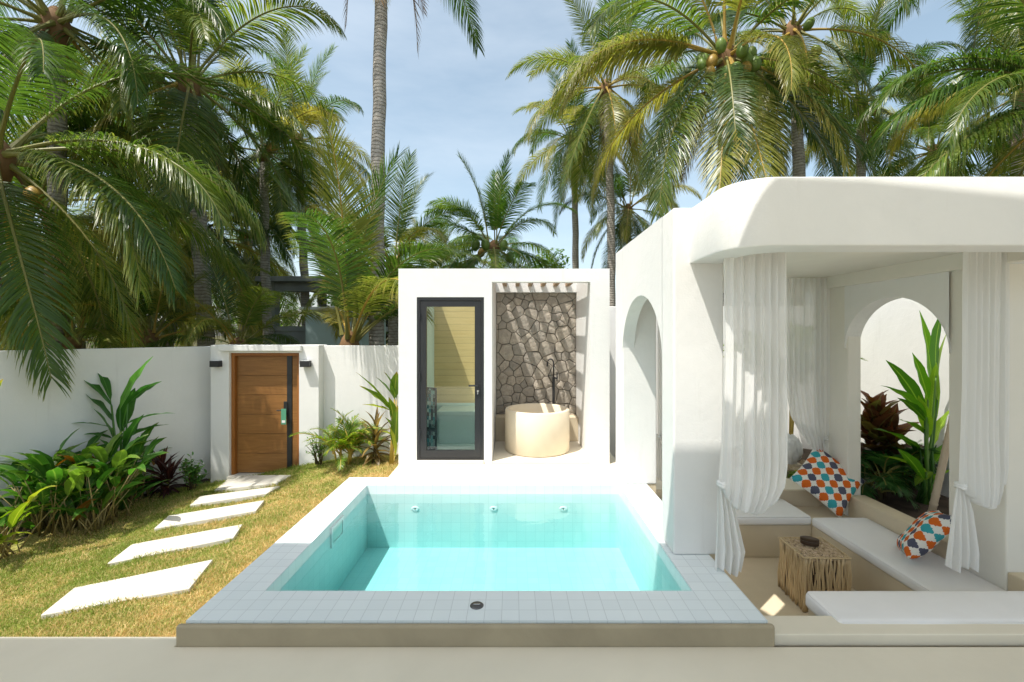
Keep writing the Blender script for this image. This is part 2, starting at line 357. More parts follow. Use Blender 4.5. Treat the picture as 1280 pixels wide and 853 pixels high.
class MB:
    """collects verts/faces (with a material slot and an 'along' value) and builds ONE mesh"""
    def __init__(s): s.v = []; s.f = []; s.m = []; s.a = []; s.b = []
    def vert(s, p, a=0.0, b=0.0): s.v.append(tuple(p)); s.a.append(a); s.b.append(b); return len(s.v) - 1
    def face(s, idx, m=0): s.f.append(tuple(idx)); s.m.append(m)
    def box(s, lo, hi, m=0):
        b = len(s.v)
        for x, y, z in ((0,0,0),(1,0,0),(1,1,0),(0,1,0),(0,0,1),(1,0,1),(1,1,1),(0,1,1)):
            s.vert((hi[0] if x else lo[0], hi[1] if y else lo[1], hi[2] if z else lo[2]))
        for q in ((0,3,2,1),(4,5,6,7),(0,1,5,4),(1,2,6,5),(2,3,7,6),(3,0,4,7)): s.face([b + i for i in q], m)
    def prism(s, poly, z0, z1, m=0):                      # vertical prism over a CCW plan polygon
        n = len(poly); b = len(s.v)
        for x, y in poly: s.vert((x, y, z0))
        for x, y in poly: s.vert((x, y, z1))
        s.face([b + i for i in reversed(range(n))], m); s.face([b + n + i for i in range(n)], m)
        for i in range(n):
            j = (i + 1) % n; s.face((b + i, b + j, b + n + j, b + n + i), m)
    def tube(s, pts, rad, sides=8, m=0, cap=True, a0=0):
        pts = [Vector(p) for p in pts]; rings = []
        for i, p in enumerate(pts):
            t = (pts[min(i + 1, len(pts) - 1)] - pts[max(i - 1, 0)])
            t = t.normalized() if t.length > 1e-9 else Vector((0, 0, 1))
            ref = Vector((0, 0, 1)) if abs(t.z) < .9 else Vector((1, 0, 0))
            x = t.cross(ref).normalized(); y = t.cross(x)
            r = rad[i] if hasattr(rad, '__len__') else rad
            rings.append([s.vert(p + (x * math.cos(q) + y * math.sin(q)) * r, a0) for q in (2 * PI * k / sides for k in range(sides))])
        for A, B in zip(rings, rings[1:]):
            for k in range(sides): s.face((A[k], A[(k + 1) % sides], B[(k + 1) % sides], B[k]), m)
        if cap: s.face(list(reversed(rings[0])), m); s.face(rings[-1], m)
    def lathe(s, prof, c=(0, 0, 0), n=48, m=0, sx=1, sy=1):
        rings = []
        for r, z in prof:
            rings.append([s.vert((c[0] + r * sx * math.cos(2*PI*k/n), c[1] + r * sy * math.sin(2*PI*k/n), c[2] + z)) for k in range(n)])
        for A, B in zip(rings, rings[1:]):
            for k in range(n): s.face((A[k], A[(k+1) % n], B[(k+1) % n], B[k]), m)
        s.face(list(reversed(rings[0])), m); s.face(rings[-1], m)
    def grid(s, fn, nu, nv, m=0, uv=False):
        ids = [[s.vert(fn(i / nu, j / nv), j / nv) for i in range(nu + 1)] for j in range(nv + 1)]
        for j in range(nv):
            for i in range(nu): s.face((ids[j][i], ids[j][i+1], ids[j+1][i+1], ids[j+1][i]), m)
        return ids
    def mesh(s, name, mats, smooth=False, along=False, bevel=0, seg=2):
        me = bpy.data.meshes.new(name)
        me.from_pydata(s.v, [], s.f)
        for m_ in (mats if isinstance(mats, (list, tuple)) else [mats]): me.materials.append(MATS[m_])
        me.polygons.foreach_set('material_index', s.m)
        if along:
            at_ = me.attributes.new('along', 'FLOAT', 'POINT'); at_.data.foreach_set('value', s.a); at2 = me.attributes.new('rib', 'FLOAT', 'POINT'); at2.data.foreach_set('value', s.b)
        if bevel:
            bm = bmesh.new(); bm.from_mesh(me)
            es = [e for e in bm.edges if len(e.link_faces) == 2 and e.calc_face_angle(0) > .6]
            bmesh.ops.bevel(bm, geom=es, offset=bevel, segments=seg, affect='EDGES', profile=.5, clamp_overlap=True)
            bm.to_mesh(me); bm.free()
        if smooth: me.polygons.foreach_set('use_smooth', [True] * len(me.polygons))
        me.update(); return me
    def build(s, name, mats, parent=None, loc=(0, 0, 0), **kw):
        return link(name, s.mesh(name, mats, **kw), parent, loc)

def boxes(name, mats, lst, parent=None, **kw):
    mb = MB()
    for lo, hi in lst: mb.box(lo, hi)
    return mb.build(name, mats, parent, **kw)

# ------------------------------------------------------------------ terrain, deck, pool
def lawn_z(x, y):
    z = -.30 + .14 * (x + 1.9)
    z = max(z, -.75)
    z = min(z, -.28)
    z += .10 * math.exp(-((x + 3.0) ** 2 / .35 + (y - 7.2) ** 2 / .25))
    z += .015 * math.sin(x * 4.1 + y * 2.3) + .012 * math.sin(y * 5.3 - x * 1.7)
    return z
def on_lawn(px, py, lift=0):
    z = -.5
    for _ in range(40):
        p = on_z(px, py, z); z = .5 * z + .5 * (lawn_z(p.x, p.y) + lift)
    return on_z(px, py, z)

mb = MB(); mb.grid(lambda u, v: (-400 + 800 * u, -200 + 700 * v, -1.0), 8, 8)
tag(mb.build('ground', 'under_soil'), 'brown green earth lying beyond the white garden walls', 'ground', kind='structure')

W0 = Vector((-5.15, 7.80)); WD = Vector((-1.30, -2.12)).normalized()      # left garden wall: gate pier towards the camera
def wall_side(x, y):                                                      # >0 on the garden side of the left wall
    return (x - W0.x) * (-WD.y) + (y - W0.y) * WD.x if False else ((y - W0.y) * WD.x - (x - W0.x) * WD.y)
mb = MB(); nx, ny = 120, 90
ids = {}
for j in range(ny + 1):
    for i in range(nx + 1):
        y = 1.0 + 6.75 * j / ny; xr = -1.75 if y < 5.0 else -1.25
        x = -10.5 + (xr + 10.5) * i / nx
        ids[i, j] = mb.vert((x, y, lawn_z(x, y)))
for j in range(ny):
    for i in range(nx): mb.face((ids[i, j], ids[i+1, j], ids[i+1, j+1], ids[i, j+1]))
tag(mb.build('lawn', 'lawn_soil', smooth=True), 'patchy green and straw lawn sloping down to the gate', 'lawn', kind='structure')

mb = MB(); mb.prism([(-9, -3.5), (7, -3.5), (7, 2.5), (-1.862, 2.5), (-1.862, 2.585), (-9, 2.585)], -.95, 0)
tag(mb.build('deck', 'deck_plaster', bevel=.006), 'smooth beige concrete deck along the bottom in shade', 'deck', kind='structure')

CX0, CX1, CD0, CD1 = -1.825, 1.415, 2.535, 5.06       # coping outside
PX0, PX1, PD0, PD1 = -1.545, 1.11, 2.831, 4.80         # pool inside
PZ = -.54
pool = empty('swimming_pool', (0, 0, 0), 'small rectangular turquoise plunge pool with pale square tiled coping', 'pool')
mb = MB()
for lo, hi in (((CX0, CD0, .105), (PX0, CD1, .12)), ((PX1, CD0, .105), (CX1, CD1, .12)), ((PX0, CD0, .105), (PX1, PD0, .12)), ((PX0, PD1, .105), (PX1, CD1, .12))):
    mb.box(lo, hi)
mb.build('coping', 'coping_tile', pool)
mb = MB(); q = .002
t_ = .105
mb.box((CX0, CD0, -1.0), (PX0, CD1, t_)); mb.box((PX1, CD0, -1.0), (CX1, CD1, t_)); mb.box((PX0, CD0, -1.0), (PX1, PD0, t_)); mb.box((PX0, PD1, -1.0), (PX1, CD1, t_))
mb.box((PX0, PD0, -1.0), (PX1, PD1, PZ))
mb.build('basin', 'pool_tile', pool)
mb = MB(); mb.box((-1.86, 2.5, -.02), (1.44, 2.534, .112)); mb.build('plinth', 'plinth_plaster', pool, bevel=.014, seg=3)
for px in (519, 617, 704):
    p = at(px, 636, 4.80)
    j = MB()
    prof = [(.001, .004), (.012, .005), (.014, .009), (.038, .008), (.042, .003), (.042, -.004)]
    rings = []
    for r, h in prof: rings.append([j.vert((p.x + r * math.cos(2*PI*k/24), p.y - h, p.z + .6 * r * math.sin(2*PI*k/24))) for k in range(24)])
    for A, B in zip(rings, rings[1:]):
        for k in range(24): j.face((A[k], B[k], B[(k+1) % 24], A[(k+1) % 24]))
    j.face(rings[0])
    o = j.build('water_jet', 'white_plastic', pool, smooth=True)
    dk = MB(); dk.tube([(p.x, p.y - .012, p.z), (p.x, p.y - .004, p.z)], .006, 10); dk.build('nozzle', 'dark_steel', o)
# skimmer niche frame on the left wall
dS = 3.98; zS = -.01
mb = MB(); X0 = PX0 - .001
for lo, hi in (((X0, dS - .14, zS - .085), (X0 + .012, dS - .115, zS + .085)), ((X0, dS + .115, zS - .085), (X0 + .012, dS + .14, zS + .085)),
               ((X0, dS - .115, zS + .06), (X0 + .012, dS + .115, zS + .085)), ((X0, dS - .115, zS - .085), (X0 + .012, dS + .115, zS - .06))): mb.box(lo, hi)
o = mb.build('skimmer_frame', 'white_plastic', pool)
mb = MB(); mb.box((X0, dS - .115, zS - .06), (X0 + .004, dS + .115, zS + .06)); mb.build('skimmer_flap', 'green_white', o)
p = on_z(596, 757, .121)
mb = MB(); mb.lathe([(.001, .004), (.030, .005), (.036, .004), (.040, .001), (.040, -.004)][::-1], (p.x, p.y, .121), 32)
o = mb.build('valve_lid', 'dark_steel', pool, smooth=True)
mb = MB(); mb.box((p.x - .02, p.y - .004, .126), (p.x + .02, p.y + .004, .130)); mb.build('lid_grip', 'steel', o, bevel=.001)
mb = MB(); mb.box((PX0 - .004, PD0 - .004, PZ - .004), (PX1 + .004, PD1 + .004, .024))
tag(mb.build('pool_water', 'water'), 'clear turquoise pool water below the tiled coping', 'water', kind='structure')

tag(boxes('terrace', 'terrace_plaster', [((-1.40, CD1, -1.0), (5.0, 5.6, .118)), ], bevel=.004) if False else
    boxes('terrace', 'terrace_plaster', [((-1.40, CD1 + .001, -1.0), (1.30, 7.2, .118))], bevel=.004), 'cream terrace between the pool and the bath house', 'terrace', kind='structure')

# stepping stones
stones = [((147,608),(690,510),(775,405),(270,508)), ((388,421),(850,326),(883,277),(480,350)), ((560,293),(932,228),(962,190),(614,246)),
          ((690,208),(972,165),(1018,138),(727,176)), ((780,153),(1008,127),(1060,98),(845,100))]
st_lab = ['widest pale stepping stone, the one closest to the deck', 'second pale stepping stone up the lawn from the deck', 'middle stepping stone of five, crossed by a small twig shadow',
          'pale stepping stone just before the one at the gate', 'pale stepping stone lying right at the wooden gate threshold']
STONE_POLYS = []
for k, st in enumerate(stones):
    pts = [on_lawn(x / 2.911, 560 + y / 2.911, .045) for x, y in st]
    c = sum(pts, Vector()) / 4
    zt = c.z
    # small slope along the lawn kept: each corner keeps its own height
    mb = MB(); b = 0
    for p in pts: mb.vert((p.x - c.x, p.y - c.y, p.z - c.z - .09))
    for p in pts: mb.vert((p.x - c.x, p.y - c.y, p.z - c.z))
    mb.face((3, 2, 1, 0)); mb.face((4, 5, 6, 7))
    for i in range(4): mb.face((i, (i+1) % 4, 4 + (i+1) % 4, 4 + i))
    o = mb.build('stepping_stone', 'slab_stone', None, c, bevel=.008)
    tag(o, st_lab[k], 'stepping stone', 'stepping stones across the lawn')
    STONE_POLYS.append([(p.x, p.y) for p in pts])

def in_poly(x, y, poly):
    ins = np.zeros(x.shape, bool); n = len(poly)
    for i in range(n):
        x0, y0 = poly[i]; x1, y1 = poly[(i + 1) % n]
        c = ((y0 > y) != (y1 > y)) & (x < (x1 - x0) * (y - y0) / (y1 - y0 + 1e-12) + x0)
        ins ^= c
    return ins

# grass blades
rng = np.random.default_rng(3)
n = 620000
gx = rng.uniform(-8.2, -1.25, n); gy = rng.uniform(2.5, 7.6, n)
keep = (gx < np.where(gy < 5.08, -1.83, -1.41))
ws = (gy - W0.y) * WD.x - (gx - W0.x) * WD.y                     # signed distance to the left wall line
sgn = 1 if ((3.0 - W0.y) * WD.x - (-3.0 - W0.x) * WD.y) > 0 else -1
bed = .16 + .85 * np.clip((6.45 - gy) / 1.25, 0, 1)
keep &= (sgn * ws > bed)
keep &= ~((gx > -4.8) & (gx < -3.4) & (gy > 7.42))
keep &= np.abs(gx) < 1.25 * gy + .6
dens = np.clip((3.6 / gy) ** 1.5, .22, 1.0); keep &= rng.random(n) < dens
for poly in STONE_POLYS: keep &= ~in_poly(gx, gy, [(sum(p[0] for p in poly) / 4 + (x_ - sum(p[0] for p in poly) / 4) * .965, sum(p[1] for p in poly) / 4 + (y_ - sum(p[1] for p in poly) / 4) * .94) for x_, y_ in poly])
gx, gy = gx[keep], gy[keep]; n_short = len(gx)
tx_, ty_ = [], []
for poly in STONE_POLYS:
    for i_ in range(4):
        A = Vector(poly[i_]); B = Vector(poly[(i_ + 1) % 4]); ln_ = (B - A).length
        for _ in range(int(ln_ * 420)):
            t_ = random.random()
            if mnoise.noise(Vector(((A.x + (B.x - A.x) * t_) * 3, (A.y + (B.y - A.y) * t_) * 3, 9))) < -.08: continue
            q_ = A.lerp(B, t_); tx_.append(q_.x + random.gauss(0, .012)); ty_.append(q_.y + random.gauss(0, .012))
for _ in range(1600):
    y_ = random.uniform(2.62, 5.0); tx_.append(CX0 - .02 - abs(random.gauss(0, .03))); ty_.append(y_)
for _ in range(700): tx_.append(random.uniform(-4.9, -3.2)); ty_.append(7.45 - abs(random.gauss(0, .03)))
for k_ in range(46):
    cx2, cy2 = random.uniform(-5.4, -2.0), random.uniform(2.8, 7.2)
    if any(bool(in_poly(np.array([cx2 + ox_]), np.array([cy2 + oy_]), p_)[0]) for p_ in STONE_POLYS for ox_ in (-.07, 0, .07) for oy_ in (-.07, 0, .07)): continue
    for _ in range(38): tx_.append(cx2 + random.gauss(0, .035)); ty_.append(cy2 + random.gauss(0, .035))
gx = np.concatenate([gx, tx_]); gy = np.concatenate([gy, ty_]); n = len(gx)
vl = np.vectorize(lawn_z); gz = vl(gx, gy) - .004
patch = np.array([mnoise.noise(Vector((a * 1.7, b * 1.7, 3.1))) for a, b in zip(gx, gy)])
h = rng.uniform(.016, .042, n) * (1.0 + .5 * patch); h[n_short:] *= 1.75; w = rng.uniform(.0012, .0024, n) * (1 + .14 * gy)
th = rng.uniform(0, 2*PI, n); lean = rng.uniform(.1, 1.1, n) * h; la = rng.uniform(0, 2*PI, n)
V = np.zeros((n, 5, 3), np.float32)
cx_, sy_ = np.cos(th) * w, np.sin(th) * w
lx, ly = np.cos(la) * lean, np.sin(la) * lean
V[:, 0] = np.stack([gx - cx_, gy - sy_, gz], 1); V[:, 1] = np.stack([gx + cx_, gy + sy_, gz], 1)
V[:, 2] = np.stack([gx + cx_*.8 + lx*.35, gy + sy_*.8 + ly*.35, gz + h*.6], 1); V[:, 3] = np.stack([gx - cx_*.8 + lx*.35, gy - sy_*.8 + ly*.35, gz + h*.6], 1)
V[:, 4] = np.stack([gx + lx, gy + ly, gz + h * .9], 1)
me = bpy.data.meshes.new('grass')
me.vertices.add(n * 5); me.vertices.foreach_set('co', V.reshape(-1))
base = (np.arange(n) * 5)[:, None]
quads = (base + np.array([0, 1, 2, 3])).reshape(-1); tris = (base + np.array([3, 2, 4])).reshape(-1)
me.loops.add(n * 7)
me.loops.foreach_set('vertex_index', np.concatenate([quads, tris]).astype(np.int32))
me.polygons.add(n * 2)
me.polygons.foreach_set('loop_start', np.concatenate([np.arange(n) * 4, n * 4 + np.arange(n) * 3]).astype(np.int32))
me.materials.append(MATS['grass_blade']); me.update(calc_edges=True); me.validate()
tag(link('grass', me), 'short patchy grass with green and straw blades on the lawn', 'grass', kind='stuff')

# soil of the flower beds
mb = MB()
a = W0 + WD * .1; b = W0 + WD * 5.5
nrm = Vector((-WD.y, WD.x)); nrm = nrm if nrm.x > 0 else -nrm
pts = []
for i in range(40):
    t = i / 39; p0 = a + (b - a) * t
    wd = .18 + .85 * min(1, max(0, (6.45 - p0.y) / 1.25)) + .03 * math.sin(t * 30)
    pts.append((p0, p0 + nrm * wd))
L_ = [(mb.vert((p.x, p.y, lawn_z(p.x, p.y) + .015)), mb.vert((q_.x, q_.y, lawn_z(q_.x, q_.y) + .004))) for p, q_ in pts]
for A, B in zip(L_, L_[1:]): mb.face((A[0], A[1], B[1], B[0]))
tag(mb.build('bed_soil', 'soil', smooth=True), 'dark soil of the flower bed along the left wall', 'soil', kind='structure')

# ------------------------------------------------------------------ garden walls and gate
def plan_wall(name, p, q, z0, z1, th, label, extra=None):
    p = Vector(p); q = Vector(q); d = (q - p).normalized(); n_ = Vector((-d.y, d.x)) * th
    mb = MB(); mb.prism([tuple(p), tuple(q), tuple(q + n_), tuple(p + n_)], z0, z1)
    o = mb.build(name, 'stucco', bevel=.008)
    return tag(o, label, 'wall')
far = W0 + WD * 7
plan_wall('garden_wall', (far.x, far.y), (W0.x + .01, W0.y + .03), -1.3, 1.50, .14, 'long white garden wall left of the wooden gate behind the plants')
plan_wall('garden_wall', (-3.2, 7.64), (.9, 7.64), -1.3, 1.515, .14, 'white garden wall between the gate and the bath house')
plan_wall('garden_wall', (.9, 7.4), (5.06, 7.4), -1.3, 2.16, .14, 'tall white wall glimpsed behind the bath house and pavilion')
plan_wall('garden_wall', (4.92, 7.38), (4.92, 1.2), -1.3, 2.75, .14, 'sunlit white wall beyond the planter right of the pavilion')

gate = empty('gate_portal', (-4.08, 7.5, -.62), 'white gate portal with pier surrounds and wooden entrance door', 'gate')
def par(o, root):                      # keep world placement when parenting to a moved empty
    o.parent = root; o.location = Vector(o.location) - root.location; return o
gx0, gx1, dx0, dx1 = -4.97, -3.19, -4.665, -3.52
gz0, gz1, dz1 = -.95, 1.53, 1.40
par(boxes('pier', 'stucco', [((gx0, 7.46, gz0), (dx0, 7.80, gz1))], bevel=.01), gate)
par(boxes('pier', 'stucco', [((dx1, 7.46, gz0), (gx1, 7.80, gz1))], bevel=.01), gate)
par(boxes('lintel', 'stucco', [((dx0, 7.463, dz1), (dx1, 7.80, gz1 - .002))]), gate)
par(boxes('canopy', 'stucco', [((dx0 - .13, 7.39, 1.435), (dx1 + .06, 7.457, 1.525))], bevel=.006), gate)
par(boxes('threshold', 'slab_stone', [((dx0, 7.40, -.70), (dx1, 7.80, -.615))], bevel=.005), gate)
fr_ = par(boxes('door_frame', 'frame_wood', [((dx0 + .001, 7.52, -.613), (dx0 + .055, 7.70, dz1 - .001)), ((dx1 - .055, 7.52, -.613), (dx1 - .001, 7.70, dz1 - .001)), ((dx0 + .055, 7.52, dz1 - .05), (dx1 - .055, 7.70, dz1 - .002))]), gate)
door = empty('gate_door', (0, 0, 0), None, None); door.parent = gate
def pard(o): o.parent = door; o.location = Vector(o.location) - gate.location; return o
mb = MB(); zt0, zt1 = -.60, dz1 - .055; nb = 6
for i in range(nb):
    a0 = zt0 + (zt1 - zt0) * i / nb; a1 = zt0 + (zt1 - zt0) * (i + 1) / nb
    mb.box((dx0 + .06, 7.585, a0 + .003), (dx1 - .255, 7.63, a1 - .003))
mb.box((dx1 - .165, 7.585, zt0), (dx1 - .06, 7.63, zt1))
mb.box((dx0 + .06, 7.60, zt0), (dx1 - .06, 7.628, zt1))
pard(mb.build('door_leaf', 'gate_wood', None, bevel=.0025))
pard(boxes('pull_strip', 'black_metal', [((dx1 - .252, 7.575, zt0), (dx1 - .170, 7.632, zt1))], bevel=.002))
hx, hz = at(357, 515, 7.57).x, at(357, 515, 7.57).z
pard(boxes('lock_plate', 'black_metal', [((hx - .03, 7.560, hz - .05), (hx + .035, 7.584, hz + .17))], bevel=.004))
mb = MB(); mb.tube([(hx + .01, 7.56, hz + .03), (hx + .01, 7.52, hz + .03), (hx - .12, 7.515, hz + .03)], .011, 8); pard(mb.build('handle', 'black_metal', None))
tg = pard(boxes('hang_tag', 'tag_green', [((hx - .045, 7.507, hz - .20), (hx + .04, 7.511, hz + .06))], bevel=.0015))
mb = MB(); mb.box((hx - .03, 7.5045, hz - .17), (hx + .025, 7.5065, hz - .13)); o = mb.build('tag_mark', 'tag_white', tg); o.location = -Vector(tg.location) - Vector((0, 0, 0)) + Vector(o.location); o.location = (0, 0, 0)

for px, lab in ((270, 'black box wall lamp on the pier left of the wooden gate'), (382, 'black box wall lamp on the pier right of the wooden gate')):
    p = at(px, 455, 7.40)
    e = empty('wall_lamp', (p.x, 7.46, p.z), lab, 'wall lamp', 'wall lamps beside the gate')
    mb = MB(); mb.box((-.075, -.11, -.05), (.075, -.012, .05)); mb.build('lamp_body', 'lamp_black', e, bevel=.004)
    mb = MB(); mb.box((-.05, -.012, -.035), (.05, -.0005, .035)); mb.build('mounting_plate', 'lamp_black', e)
    mb = MB(); mb.box((-.06, -.10, .0495), (.06, -.03, .0525)); mb.build('lens', 'white_plastic', e)

# ------------------------------------------------------------------ bath house
BD = 5.585
bh = empty('bath_house', (0, 0, 0), 'white flat roofed bath house with glass door and open stone shower alcove', 'bath house')
bx0, bx1, bz = -1.413, 1.178, 2.515
d0, d1, dtop = -1.188, -.363, 2.165
a0, a1, atop = -.265, .942, 2.353
fz = .15
mb = MB(); T = .14
# front wall as one sheet with two openings (columns of boxes butting end to end)
mb.box((bx0, BD, .10), (d0, BD + T, bz)); mb.box((d0, BD, dtop), (d1, BD + T, bz)); mb.box((d1, BD, .10), (a0, BD + T, bz))
mb.box((a0, BD, atop), (a1, BD + T, bz)); mb.box((a1, BD, .10), (bx1, BD + T, bz))
mb.box((bx0, BD + T, .10), (bx0 + .12, 7.1, bz)); mb.box((bx1 - .236, BD + T, .10), (bx1, 7.1, bz))
mb.box((d1 + .0, BD + T, .10), (a0, 7.1, bz))
mb.box((bx0 + .12, 6.98, .10), (d1, 7.1, bz)); mb.box((a0, 6.90, .10), (a1, 7.1, bz))
me = mb.mesh('wall', 'stucco')
bm = bmesh.new(); bm.from_mesh(me); bmesh.ops.remove_doubles(bm, verts=bm.verts, dist=.0005); bm.to_mesh(me); bm.free()
link('wall', me, bh)
boxes('back_beam', 'stucco', [((a0 + .001, 6.79, 2.333), (a1 - .001, 6.899, bz - .002))], bh, bevel=.004)
boxes('alcove_floor', 'terrace_plaster', [((a0 + .001, BD + .002, .119), (a1 - .001, 6.899, fz))], bh, bevel=.004)
boxes('ledge', 'beige_plaster', [((a0 + .002, 6.62, fz + .001), (a1 - .002, 6.897, .50))], bh, bevel=.006)
for x in (-.13, .057, .244, .431, .618, .80):
    boxes('slat', 'slat_wood', [((x - .030, BD + T - .01, 2.42), (x + .030, 6.80, 2.505))], bh)
# stone cladding
mb = MB(); sx0, sx1, sz0, sz1 = a0 + .004, a1 - .004, .502, 2.331
rs = random.Random(11); P_ = []
tries = 0
while len(P_) < 135 and tries < 9000:
    tries += 1
    p = (rs.uniform(sx0 - .1, sx1 + .1), rs.uniform(sz0 - .1, sz1 + .1)); dm = rs.choice((.07, .09, .12, .15, .17))
    if all((p[0] - q_[0]) ** 2 * .8 + (p[1] - q_[1]) ** 2 * 1.25 > max(dm, q_[2]) ** 2 * .85 for q_ in P_): P_.append((*p, dm))
for i, p in enumerate(P_):
    poly = [(sx0, sz0), (sx1, sz0), (sx1, sz1), (sx0, sz1)]
    for j, q_ in enumerate(P_):
        if i == j: continue
        dxx, dzz = q_[0] - p[0], q_[1] - p[1]; dd = math.hypot(dxx, dzz)
        if dd > .8: continue
        nx_, nz_ = dxx / dd, dzz / dd; off = dd * .5 + (p[2] - q_[2]) * .25 - .0032
        o2 = []
        for k in range(len(poly)):
            A = poly[k]; B = poly[(k + 1) % len(poly)]
            fa = (A[0] - p[0]) * nx_ + (A[1] - p[1]) * nz_ - off; fb = (B[0] - p[0]) * nx_ + (B[1] - p[1]) * nz_ - off
            if fa <= 0: o2.append(A)
            if (fa < 0 < fb) or (fb < 0 < fa):
                t = fa / (fa - fb); o2.append((A[0] + (B[0] - A[0]) * t, A[1] + (B[1] - A[1]) * t))
        poly = o2
        if len(poly) < 3: break
    if len(poly) < 3: continue
    # roughen the outline a little, then chamfer to a tilted face
    sub = []
    for k in range(len(poly)):
        A = poly[k]; B = poly[(k + 1) % len(poly)]; ln = math.hypot(B[0]-A[0], B[1]-A[1]); ns = max(1, int(ln / .05))
        for s_ in range(ns):
            t = s_ / ns; j_ = 0 if s_ == 0 else rs.uniform(-.003, .003)
            sub.append((A[0] + (B[0]-A[0]) * t + j_, A[1] + (B[1]-A[1]) * t + j_))
    cxx = sum(a[0] for a in sub) / len(sub); czz = sum(a[1] for a in sub) / len(sub)
    hgt = rs.uniform(.030, .042); tx, tz = rs.uniform(-.02, .02), rs.uniform(-.02, .02)
    r0 = [mb.vert((x, 6.885, z)) for x, z in sub]
    r1 = [mb.vert((x, 6.885 - hgt * .75 + rs.uniform(-.002, .002), z)) for x, z in sub]
    r2 = [mb.vert((x + (cxx - x) * .06, 6.885 - hgt - (x - cxx) * tx - (z - czz) * tz + rs.uniform(-.003, .003), z + (czz - z) * .06)) for x, z in sub]
    r3 = [mb.vert((x + (cxx - x) * .55, 6.885 - hgt - .004 - (x - cxx) * tx * .5 + rs.uniform(-.004, .003), z + (czz - z) * .55)) for x, z in sub]
    K = len(sub)
    for A, B in ((r0, r1), (r1, r2), (r2, r3)):
        for k in range(K): mb.face((A[k], A[(k+1) % K], B[(k+1) % K], B[k]))
    mb.face(r3)
mb.box((sx0, 6.876, sz0), (sx1, 6.897, sz1), 1)
mb.build('stone_cladding', ['clad_stone', 'mortar'], bh)
# sauna / shower room behind the glass door
boxes('room_floor', 'green_white', [((bx0 + .12, BD + T, .119), (d1 - .001, 6.979, .16))], bh)
boxes('wood_lining', 'sauna_wood', [((bx0 + .20, 6.955, .66), (d1 - .002, 6.978, 2.45))], bh)
boxes('tiled_apron', 'green_white', [((bx0 + .20, 6.95, .161), (d1 - .002, 6.979, .659)), ((bx0 + .121, BD + T, .161), (bx0 + .20, 6.979, 2.45))], bh)
boxes('room_bench', 'green_white', [((bx0 + .35, 6.45, .161), (d1 - .003, 6.948, .56)), ((bx0 + .33, 6.42, .561), (d1 - .003, 6.949, .62))], bh, bevel=.004)
boxes('added_skylight', 'pane_glass', [((bx0 + .121, BD + T, 2.47), (d1 - .001, 6.979, 2.478))], bh)  # unseen glass roof, added so daylight brightens the room
dr = empty('glass_door', (0, 0, 0), None, None); dr.parent = bh
dzb = .165
boxes('door_frame', 'black_metal', [((d0, BD + .004, dzb), (d0 + .035, BD + .09, dtop)), ((d1 - .035, BD + .004, dzb), (d1, BD + .09, dtop)), ((d0 + .035, BD + .004, dtop - .035), (d1 - .035, BD + .09, dtop)),
                                   ((d0 + .035, BD + .004, dzb), (d1 - .035, BD + .09, dzb + .02))], dr)
boxes('door_leaf', 'black_metal', [((d0 + .038, BD + .012, dzb + .024), (d0 + .115, BD + .06, dtop - .038)), ((d1 - .115, BD + .012, dzb + .024), (d1 - .038, BD + .06, dtop - .038)),
                                  ((d0 + .115, BD + .012, dtop - .115), (d1 - .115, BD + .06, dtop - .038)), ((d0 + .115, BD + .012, dzb + .024), (d1 - .115, BD + .06, dzb + .115))], dr)
boxes('glass_pane', 'pane_glass', [((d0 + .114, BD + .034, dzb + .114), (d1 - .114, BD + .042, dtop - .114))], dr)
mb = MB(); hz = at(596, 482, BD).z; hx = d1 - .075
mb.tube([(hx, BD + .012, hz), (hx, BD - .03, hz), (hx - .11, BD - .035, hz)], .011, 8); mb.box((hx - .02, BD + .002, hz - .02), (hx + .02, BD + .0115, hz + .02))
mb.build('handle', 'black_metal', dr)
mb = MB(); mb.tube([(hx, BD + .012, hz - .07), (hx, BD - .004, hz - .07)], .013, 12); mb.tube([(hx, BD - .004, hz - .07), (hx, BD - .01, hz - .11)], .006, 6); mb.build('lock', 'steel', dr)
boxes('sill', 'terrace_plaster', [((d0 - .0, BD - .02, .1185), (d1, BD + .10, dzb - .001))], bh, bevel=.004)
for hzz in (.45, 1.15, 1.9):
    boxes('hinge', 'black_metal', [((d0 + .030, BD - .008, hzz), (d0 + .046, BD + .012, hzz + .09))], dr)
# mosaic panel inside the door
p0 = at(531, 484, 6.15); p1 = at(545, 553, 6.15)
mp_ = empty('mosaic_screen', (p0.x, 6.15, .161), 'tall narrow mosaic screen with teal and white squares behind the glass door', 'screen', rz=R(-35))
hh = p0.z - .161
boxes('panel', 'mosaic_tiles', [((0.012, 0, .012), (.19, .02, hh - .012))], mp_)
boxes('frame', 'black_metal', [((0, -.004, 0), (.012, .024, hh)), ((.19, -.004, 0), (.202, .024, hh)), ((.012, -.004, hh - .012), (.19, .024, hh)), ((.012, -.004, 0), (.19, .024, .012))], mp_)
# tub
tub = empty('soaking_tub', (.285, 6.17, fz + .001), 'round cream plaster soaking tub standing in the stone alcove', 'bathtub')
tc = at(671.5, 500, 6.17).x; tub.location.x = tc
mb = MB(); rO, rI, hT = .435, .385, .56
mb.lathe([(rO - .02, 0), (rO, .015), (rO, hT - .02), (rO - .012, hT - .003), (rO - .025, hT), (rI + .012, hT - .002), (rI, hT - .016), (rI - .01, .12), (rI - .05, .07), (.01, .06)], n=72)
mb.build('tub_shell', 'tub_plaster', tub, smooth=True)
mb = MB(); mb.lathe([(.03, 0), (.03, .004), (.022, .006), (.002, .006)], (0, 0, .0605), 20); mb.build('drain', 'steel', tub)
